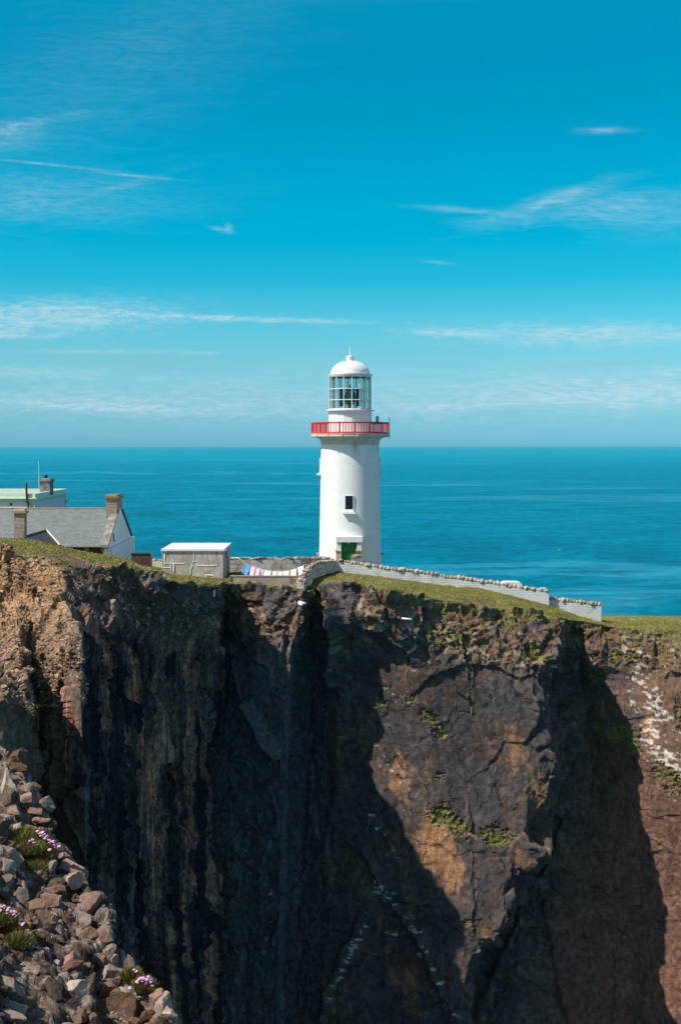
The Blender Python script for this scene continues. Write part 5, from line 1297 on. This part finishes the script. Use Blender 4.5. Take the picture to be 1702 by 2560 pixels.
def near_bank():
    cols = []
    for c in NB:
        pts = [P(*q) for q in c]; b = pts[0]
        pts = [Vector((b.x+1.0, b.y+1.5, b.z-9)), Vector((b.x+0.15, b.y+0.3, b.z-1.2))]+pts
        l = pts[-1]; pts.append(Vector((l.x*0.6, l.y-4.5, l.z+0.4)))
        cols.append(pts)
    su = [40, 50] + [max(14, int(abs(NB[i+1][1][0]-NB[i][1][0])*13/3000/0.016)) for i in range(2, len(NB)-1)]
    sv = [20, 30, 16, 110, 130, 110, 10]
    G, U, V = loft(cols, su, sv); nv, nu = G.shape[:2]; VV = np.repeat(V[:,None], nu, 1)
    G = smooth_grid(G, np.ones((nv, nu)), 12); pf = G.reshape(-1,3); n = wide_normals(G, 9)
    px = CX+F*G[...,0]/G[...,1]; py = CY+F*(CAMZ-G[...,2])/G[...,1]
    rs = lambda a: a.reshape(nv, nu)
    f1 = rs(fbm(pf*1.3, 4, 201)); f2 = rs(fbm(pf*6, 4, 202)); f3 = rs(fbm(pf*22, 3, 203)); w = np.stack([fbm(pf*3, 3, 210+i) for i in range(3)], 1)
    a, ae, ac = [rs(q) for q in facets((pf+w*0.08)*3.4, 220, 0.9)]; b, be, bc = [rs(q) for q in facets((pf+w*0.05)*9.5, 230, 1.0)]; c, ce, cc = [rs(q) for q in facets(pf*26, 240, 1.0)]
    crest = np.exp(-((VV-3.0)/0.5)**2)
    d = f1*0.16+a*(0.07+0.06*crest)+b*0.03+c*0.007+f2*0.035+f3*0.008 - 0.02*(1-ss(0,0.1,be)); d = d*(0.35+0.65*ss(2.5,3.0,VV)); d = 0.2*d+0.8*box_blur(d, 1, 2)
    if (n[nv//2, nu//2, 2]) < 0: n = -n
    G2 = G+n*d[...,None]
    C3 = lambda *q: np.array(q, np.float32)
    L = lambda A, B, f: A*(1-f[...,None])+B*f[...,None]
    base = L(np.broadcast_to(C3(0.135,0.088,0.055), G.shape), C3(0.06,0.042,0.030), ss(-0.3,0.3,f1)); base = L(base, C3(0.14,0.10,0.075), ss(0.2,0.6,f2))
    base = L(base, C3(0.30,0.23,0.18), ss(0.6,0.75,ac)*crest*0.8); base = L(base, C3(0.24,0.19,0.16), ss(0.72,0.82,bc)); base = L(base, C3(0.2,0.17,0.15), ss(0.8,0.9,cc)*0.8)
    o = grid_mesh('near_bank', G2, base, M_bank, False); o['kind'] = 'structure'
    BANK.update(G=G2, n=n, px=CX+F*G2[...,0]/G2[...,1], py=CY+F*(CAMZ-G2[...,2])/G2[...,1], V=VV)
near_bank()
def on_bank(px, py):
    d = (BANK['px']-px)**2+(BANK['py']-py)**2+np.where(BANK['V'] < 2.6, 1e5, 0); k = np.unravel_index(np.argmin(d), d.shape)
    return Vector(BANK['G'][k]), Vector(BANK['n'][k])
M_rk_pale = rock_mat('pale_quartz_rock', (0.44,0.35,0.28), (0.25,0.185,0.145), 5.0, (0.12,0.09,0.07))
M_rk_pink = rock_mat('pinkish_rock', (0.36,0.215,0.165), (0.22,0.145,0.11), 5.0, (0.08,0.06,0.05))
M_rk_brown = rock_mat('rusty_brown_rock', (0.21,0.125,0.070), (0.13,0.095,0.07), 5.0, (0.05,0.035,0.025))
M_rk_grey = rock_mat('dark_grey_rock', (0.11,0.095,0.085), (0.18,0.15,0.13), 5.0, (0.05,0.045,0.04))
def rocks():
    z = lambda x, y: (x/2.8, 1860+y/2.8)
    # (x, y, width, height) in the enlarged corner view; kind; label
    big = [
     (110,130,90,80,'o','rounded ochre boulder, highest on the near bank'), (60,300,130,150,'w','big pale boulder at the left edge below the ochre one'), (165,390,75,75,'p','small pinkish rock jutting out below the highest boulders'),
     (20,590,90,120,'g','grey rock at the left edge above the large pale boulder'), (120,585,90,45,'w','pale flat stone at the top of the upper flower cushion'), (60,780,180,170,'w','large pale grey boulder left of the upper flower cushion'), (60,860,160,90,'w','wide pale stone tucked under the large grey boulder'),
     (500,870,170,130,'p','smooth pinkish rock on the edge below the upper flower cushion'), (520,980,130,90,'p','second pinkish rock just under the smooth one on the edge'), (655,1100,165,140,'p','sharp pyramid-shaped pink rock on the edge of the near bank'),
     (345,1115,150,110,'p','slanted dull pink rock left of the pyramid-shaped one'), (245,1155,120,110,'b','brown rock wedged left of the slanted pink rock'), (340,1245,180,100,'b','long wedge-shaped tan rock pointing right'), (160,1070,110,80,'g','grey rock above the brown wedged one'),
     (590,1240,90,110,'w','upright pale rock below the pyramid-shaped rock'), (740,1210,110,110,'w','craggy pale rock on the edge right of the upright one'), (760,1320,110,110,'p','low craggy pink rock on the edge beneath the pale craggy one'),
     (640,1340,150,140,'b','tall arched brown rock in the middle of the bank'), (700,1400,80,60,'w','small white stone beside the arched brown rock'), (420,1385,50,35,'o','small yellowish stone on dark soil'), (240,1340,130,60,'b','flat brown slab just right of the lower left flower cushion'),
     (500,1520,100,120,'p','upright dull rock between the soil patch and the brown rocks'), (690,1520,150,110,'b','blocky brown rock under the arched one'), (860,1500,110,150,'p','tall narrow rock on the edge of the bank'), (770,1605,210,80,'w','long pale curved rock lying level near the edge'),
     (900,1590,70,140,'p','leaning slab-like rock at the edge beside the long pale one'), (610,1555,110,70,'b','short brown rock left of the long pale curved one'), (400,1690,110,120,'g','dark grey block on the lower soil slope'), (540,1740,120,110,'w','angular white-topped rock on the lower slope'),
     (740,1720,220,110,'b','large rusty slab sloping under the long pale rock'), (840,1730,90,60,'w','small white wedge on top of the rusty slab'), (820,1830,230,170,'b','big bright rusty-edged slab at the bottom of the bank'), (70,1730,170,120,'w','pale broken boulder at the left edge near the bottom'),
     (110,1850,190,130,'w','rough pale boulder low at the left edge'), (90,1920,160,90,'w','pale boulder cut by the bottom edge of the photo'), (560,1920,180,110,'b','dull brown rock at the bottom edge'), (1060,1890,210,150,'w','pale crumbly outcrop at the bottom right of the bank'),
     (1150,1830,130,110,'w','jagged pale rock on the edge above the crumbly outcrop'), (1080,1760,90,90,'p','small pink-grey rock on the edge beside the lower flower cushion'), (900,1880,130,110,'g','grey rock left of the crumbly outcrop'), (200,1250,90,60,'p','thin reddish stone below the brown wedged rock'),
     (130,1760,60,50,'w','small pale stone resting against the broken boulder'), (1200,1900,80,110,'w','narrow pale rock at the very right of the bank'), (130,920,90,60,'p','small pinkish stone under the large grey boulder'), (30,940,100,50,'b','low brown stone at the left edge under the wide pale stone'),
     (480,1130,100,70,'g','dark stone left of the pyramid-shaped rock'), (600,1160,90,60,'p','dull pink stone below the pyramid-shaped rock'), (230,470,90,70,'p','flat pinkish rock high on the edge'), (320,620,70,60,'w','pale rock on the edge behind the upper flower cushion'),
     (300,550,90,60,'p','reddish rock on the edge above the flowers'), (100,460,120,80,'p','pinkish rock under the big pale boulder'), (20,1030,80,60,'w','pale stone at the left edge above the lower left flowers'), (440,790,70,60,'p','small pinkish rock right of the upper flower cushion'),
     (265,1590,50,40,'w','small white stone on the dark lower soil'), (395,1540,50,40,'w','white chip of stone left of the upright dull rock'), (335,1510,40,50,'b','narrow brown pebble on the lower soil'), (500,1660,60,70,'b','small brown rock above the white-topped rock')]
    mats = dict(w=M_rk_pale, p=M_rk_pink, b=M_rk_brown, g=M_rk_grey, o=M_rk_brown)
    r = random.Random(5)
    for i, (x, y, w, h, kd, lab) in enumerate(big):
        px, py = z(x, y); p, n = on_bank(px, py); s = p.y/3000/2.8
        sx = w*s*0.56; sz = h*s*0.56
        q_ = 1.38 if kd in 'wp' else 1.15
        me = stone_mesh('rock', 300+i, (sx*q_, (sx+sz)/2*q_, sz*q_), 13, 4, 0.07, mats[kd], 0.45, (0.32, 0.85))
        d = (Vector((0,0,CAMZ))-p).normalized()
        o = put('rock', me, p+d*0.02, (r.uniform(-.2,.2), r.uniform(-.25,.25), r.uniform(-.4,.4)))
        tag(o, lab, 'rock', 'rocks on the near bank')
    # loose stones nobody could count
    B = BANK; ok = (B['px'] > -150) & (B['px'] < 620) & (B['V'] > 2.7) & (B['V'] < 6.5)
    idx = np.where(ok.ravel())[0]; rg = np.random.default_rng(9); pick = rg.choice(idx, 1150); g = B['G'].reshape(-1,3)[pick]; crest = np.exp(-((B['V'].ravel()[pick]-3.0)/0.45)**2)
    var = []
    for q in range(10):
        me = stone_mesh('tmp', 500+q, (1, rg.uniform(0.6,1), rg.uniform(0.5,0.9)), 11, 2, 0.05, None, 0.3)
        v = np.array([x.co[:] for x in me.vertices]); f = np.array([p.vertices[:] for p in me.polygons]); var.append((v, f)); bpy.data.meshes.remove(me)
    Vs, Cs = [], []
    pal = np.array([(0.24,0.17,0.13),(0.15,0.095,0.065),(0.10,0.07,0.05),(0.30,0.25,0.21),(0.13,0.08,0.05),(0.085,0.065,0.05)])*np.array([1.0,0.93,0.86])
    for p, cr in zip(g, crest):
        v, f = var[rg.integers(10)]; s = min(0.13, 0.010*math.exp(rg.exponential(0.72)))*(1+0.9*cr)
        a = rg.uniform(0, 6.28, 3); ca, sa = np.cos(a), np.sin(a)
        Rz = np.array([[ca[0],-sa[0],0],[sa[0],ca[0],0],[0,0,1]]); Rx = np.array([[1,0,0],[0,ca[1],-sa[1]],[0,sa[1],ca[1]]])
        w = (v*s)@(Rz@Rx).T+p; Vs.append(w[f].reshape(-1,3)); Cs.append(np.repeat(pal[[rg.integers(6)]]*rg.uniform(0.75,1.25), f.size, 0))
    o = tri_mesh('loose_stones', np.concatenate(Vs), np.concatenate(Cs), M_bank); 
rocks()

def thrift():
    z = lambda x, y: (x/2.8, 1860+y/2.8)
    M_cush = vcol_mat('thrift_leaves'); M_pet = simple('thrift_petals', (0.66,0.30,0.55), (0.78,0.46,0.68), 60, 0.6); M_stem = simple('thrift_stems', (0.14,0.16,0.05))
    clumps = [((250,740),[(170,650,150,60),(240,740,130,70),(260,860,130,60),(330,790,80,90)],[(265,610),(280,625),(300,620),(290,640),(312,632),(330,645),(322,660),(345,672),(360,680),(375,682),(350,690),(340,668),(385,705),(378,692),(415,718),(232,672),(212,680),(205,700),(240,690),(250,712),(262,708),(212,715),(135,718),(145,712),(285,790),(300,785),(272,792),(325,805),(310,815),(262,822),(255,840),(260,855),(290,835),(350,740),(245,845)],'large thrift cushion with pink flowers high on the near bank'),
              ((110,1300),[(40,1230,120,70),(110,1310,120,80),(150,1390,110,70)],[(10,1140),(30,1135),(38,1145),(65,1148),(58,1160),(5,1165),(28,1190),(55,1185),(62,1192),(85,1180),(105,1175),(115,1205),(140,1255),(160,1262),(150,1270),(172,1255),(195,1305),(212,1322),(225,1385),(215,1430),(80,1170),(100,1190)],'thrift cushion with pink flowers at the left edge of the bank'),
              ((1000,1700),[(960,1640,80,70),(1020,1700,90,60),(980,1790,120,60)],[(940,1580),(955,1590),(975,1650),(985,1640),(1000,1660),(1015,1645),(1030,1650),(1045,1660),(1040,1630),(1060,1665),(1030,1670),(1055,1645),(965,1665),(1005,1640),(915,1710),(930,1715),(940,1725),(955,1740),(965,1735),(975,1745),(990,1755),(1000,1765),(950,1750),(985,1770),(930,1805),(945,1812),(920,1818),(1060,1805),(1092,1850),(940,1830),(1065,1690),(1020,1680)],'thrift cushion with purple-pink flowers on the lower right edge of the bank')]
    rg = np.random.default_rng(21)
    heads = []
    for q in range(4):
        bm = bmesh.new(); bmesh.ops.create_icosphere(bm, subdivisions=2, radius=1.0)
        for v in bm.verts:
            k_ = 0.78+0.34*random.random(); v.co *= k_; v.co.z = v.co.z*0.75 if v.co.z > 0 else v.co.z*0.45
        me = bpy.data.meshes.new('flower'); bm.to_mesh(me); bm.free(); me.materials.append(M_pet); heads.append(me)
    for (c, blobs, fl, lab) in clumps:
        p0, _ = on_bank(*z(*c)); root = empty('thrift_clump', p0, lab, 'plant', 'thrift clumps on the near bank')
        org = np.array(p0); Vs, Cs = [], []
        for (x, y, w, h) in blobs:
            p, n = on_bank(*z(x, y)); s = p.y/3000/2.8; rx, rz = w*s*0.85, h*s*0.95; p = p+Vector((0,-0.08,0.02))
            n_ = 2600; d = rg.normal(size=(n_,3)); d /= np.linalg.norm(d, axis=1, keepdims=True); d[:,2] = np.abs(d[:,2])*0.9-0.1
            lump = 1+0.22*fbm(d*2.5+x, 3, 5)[:,None]
            q = np.array(p)+d*np.array([rx, rx*0.9, rz])*rg.uniform(0.82,1.0,(n_,1))*lump
            f = rg.random((n_,1)); br = (fbm(q*14, 2, 3)[:,None] > 0.12)
            col = np.where(br & (f > 0.3), np.array([[0.19,0.10,0.035]]), np.array([[0.20,0.215,0.05]]))*(0.6+0.8*rg.random((n_,1)))
            a = rg.uniform(0, 6.28, n_); side = np.stack([np.cos(a), np.sin(a), 0*a], 1)*0.0035; tip = q+(d*0.6+np.array([0,0,0.7])+rg.normal(0,.25,(n_,3)))*rg.uniform(0.02,0.05,(n_,1))
            Vs.append(np.stack([q-side, q+side, tip], 1).reshape(-1,3)-org); Cs.append(np.repeat(col, 3, 0))
            # a solid heart under the leaves
        o = tri_mesh('leaf_cushion', np.concatenate(Vs), np.concatenate(Cs), M_cush, None); o.parent = root
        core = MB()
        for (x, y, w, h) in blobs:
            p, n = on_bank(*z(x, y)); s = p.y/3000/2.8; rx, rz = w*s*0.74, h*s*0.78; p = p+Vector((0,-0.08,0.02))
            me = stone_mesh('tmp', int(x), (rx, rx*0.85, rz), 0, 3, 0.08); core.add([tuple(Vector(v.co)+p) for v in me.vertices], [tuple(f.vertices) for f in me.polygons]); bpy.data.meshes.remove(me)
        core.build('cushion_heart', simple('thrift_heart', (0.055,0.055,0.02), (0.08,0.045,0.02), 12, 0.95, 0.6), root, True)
        for k, (x, y) in enumerate(fl):
            px, py = z(x, y); D = p0.y-0.12; pt = P(px, py, D); rr = rg.uniform(0.012, 0.019)
            hd = put('flower', heads[k % 4], pt, (rg.uniform(-.4,.4), rg.uniform(-.4,.4), rg.uniform(0,6)), (rr*1.15, rr*1.15, rr), root)
            ft = Vector((pt.x+rg.normal(0,.02), pt.y+0.06, pt.z-rg.uniform(0.07,0.12)))
            m = MB(); m.tube([pt-Vector((0,0,rr*0.3)), (pt+ft)/2+Vector((0.004,0,0)), ft], 0.0016, 4); st = m.build('stem', M_stem, root)
thrift()

# ------------------------------------------------------------------ sea air
def haze():
    m = bpy.data.materials.new('sea_haze'); m.use_nodes = True; t = m.node_tree; t.nodes.clear()
    out = t.nodes.new('ShaderNodeOutputMaterial'); v = t.nodes.new('ShaderNodeVolumePrincipled')
    v.inputs['Color'].default_value = (0.30, 0.78, 0.92, 1); v.inputs['Density'].default_value = 0.9e-5; v.inputs['Anisotropy'].default_value = 0.0
    t.links.new(v.outputs[0], out.inputs['Volume'])
    b = MB(); b.box(-301000, 301000, -2100, 301000, -5, 92); o = b.build('haze', m); o['kind'] = 'stuff'
haze()
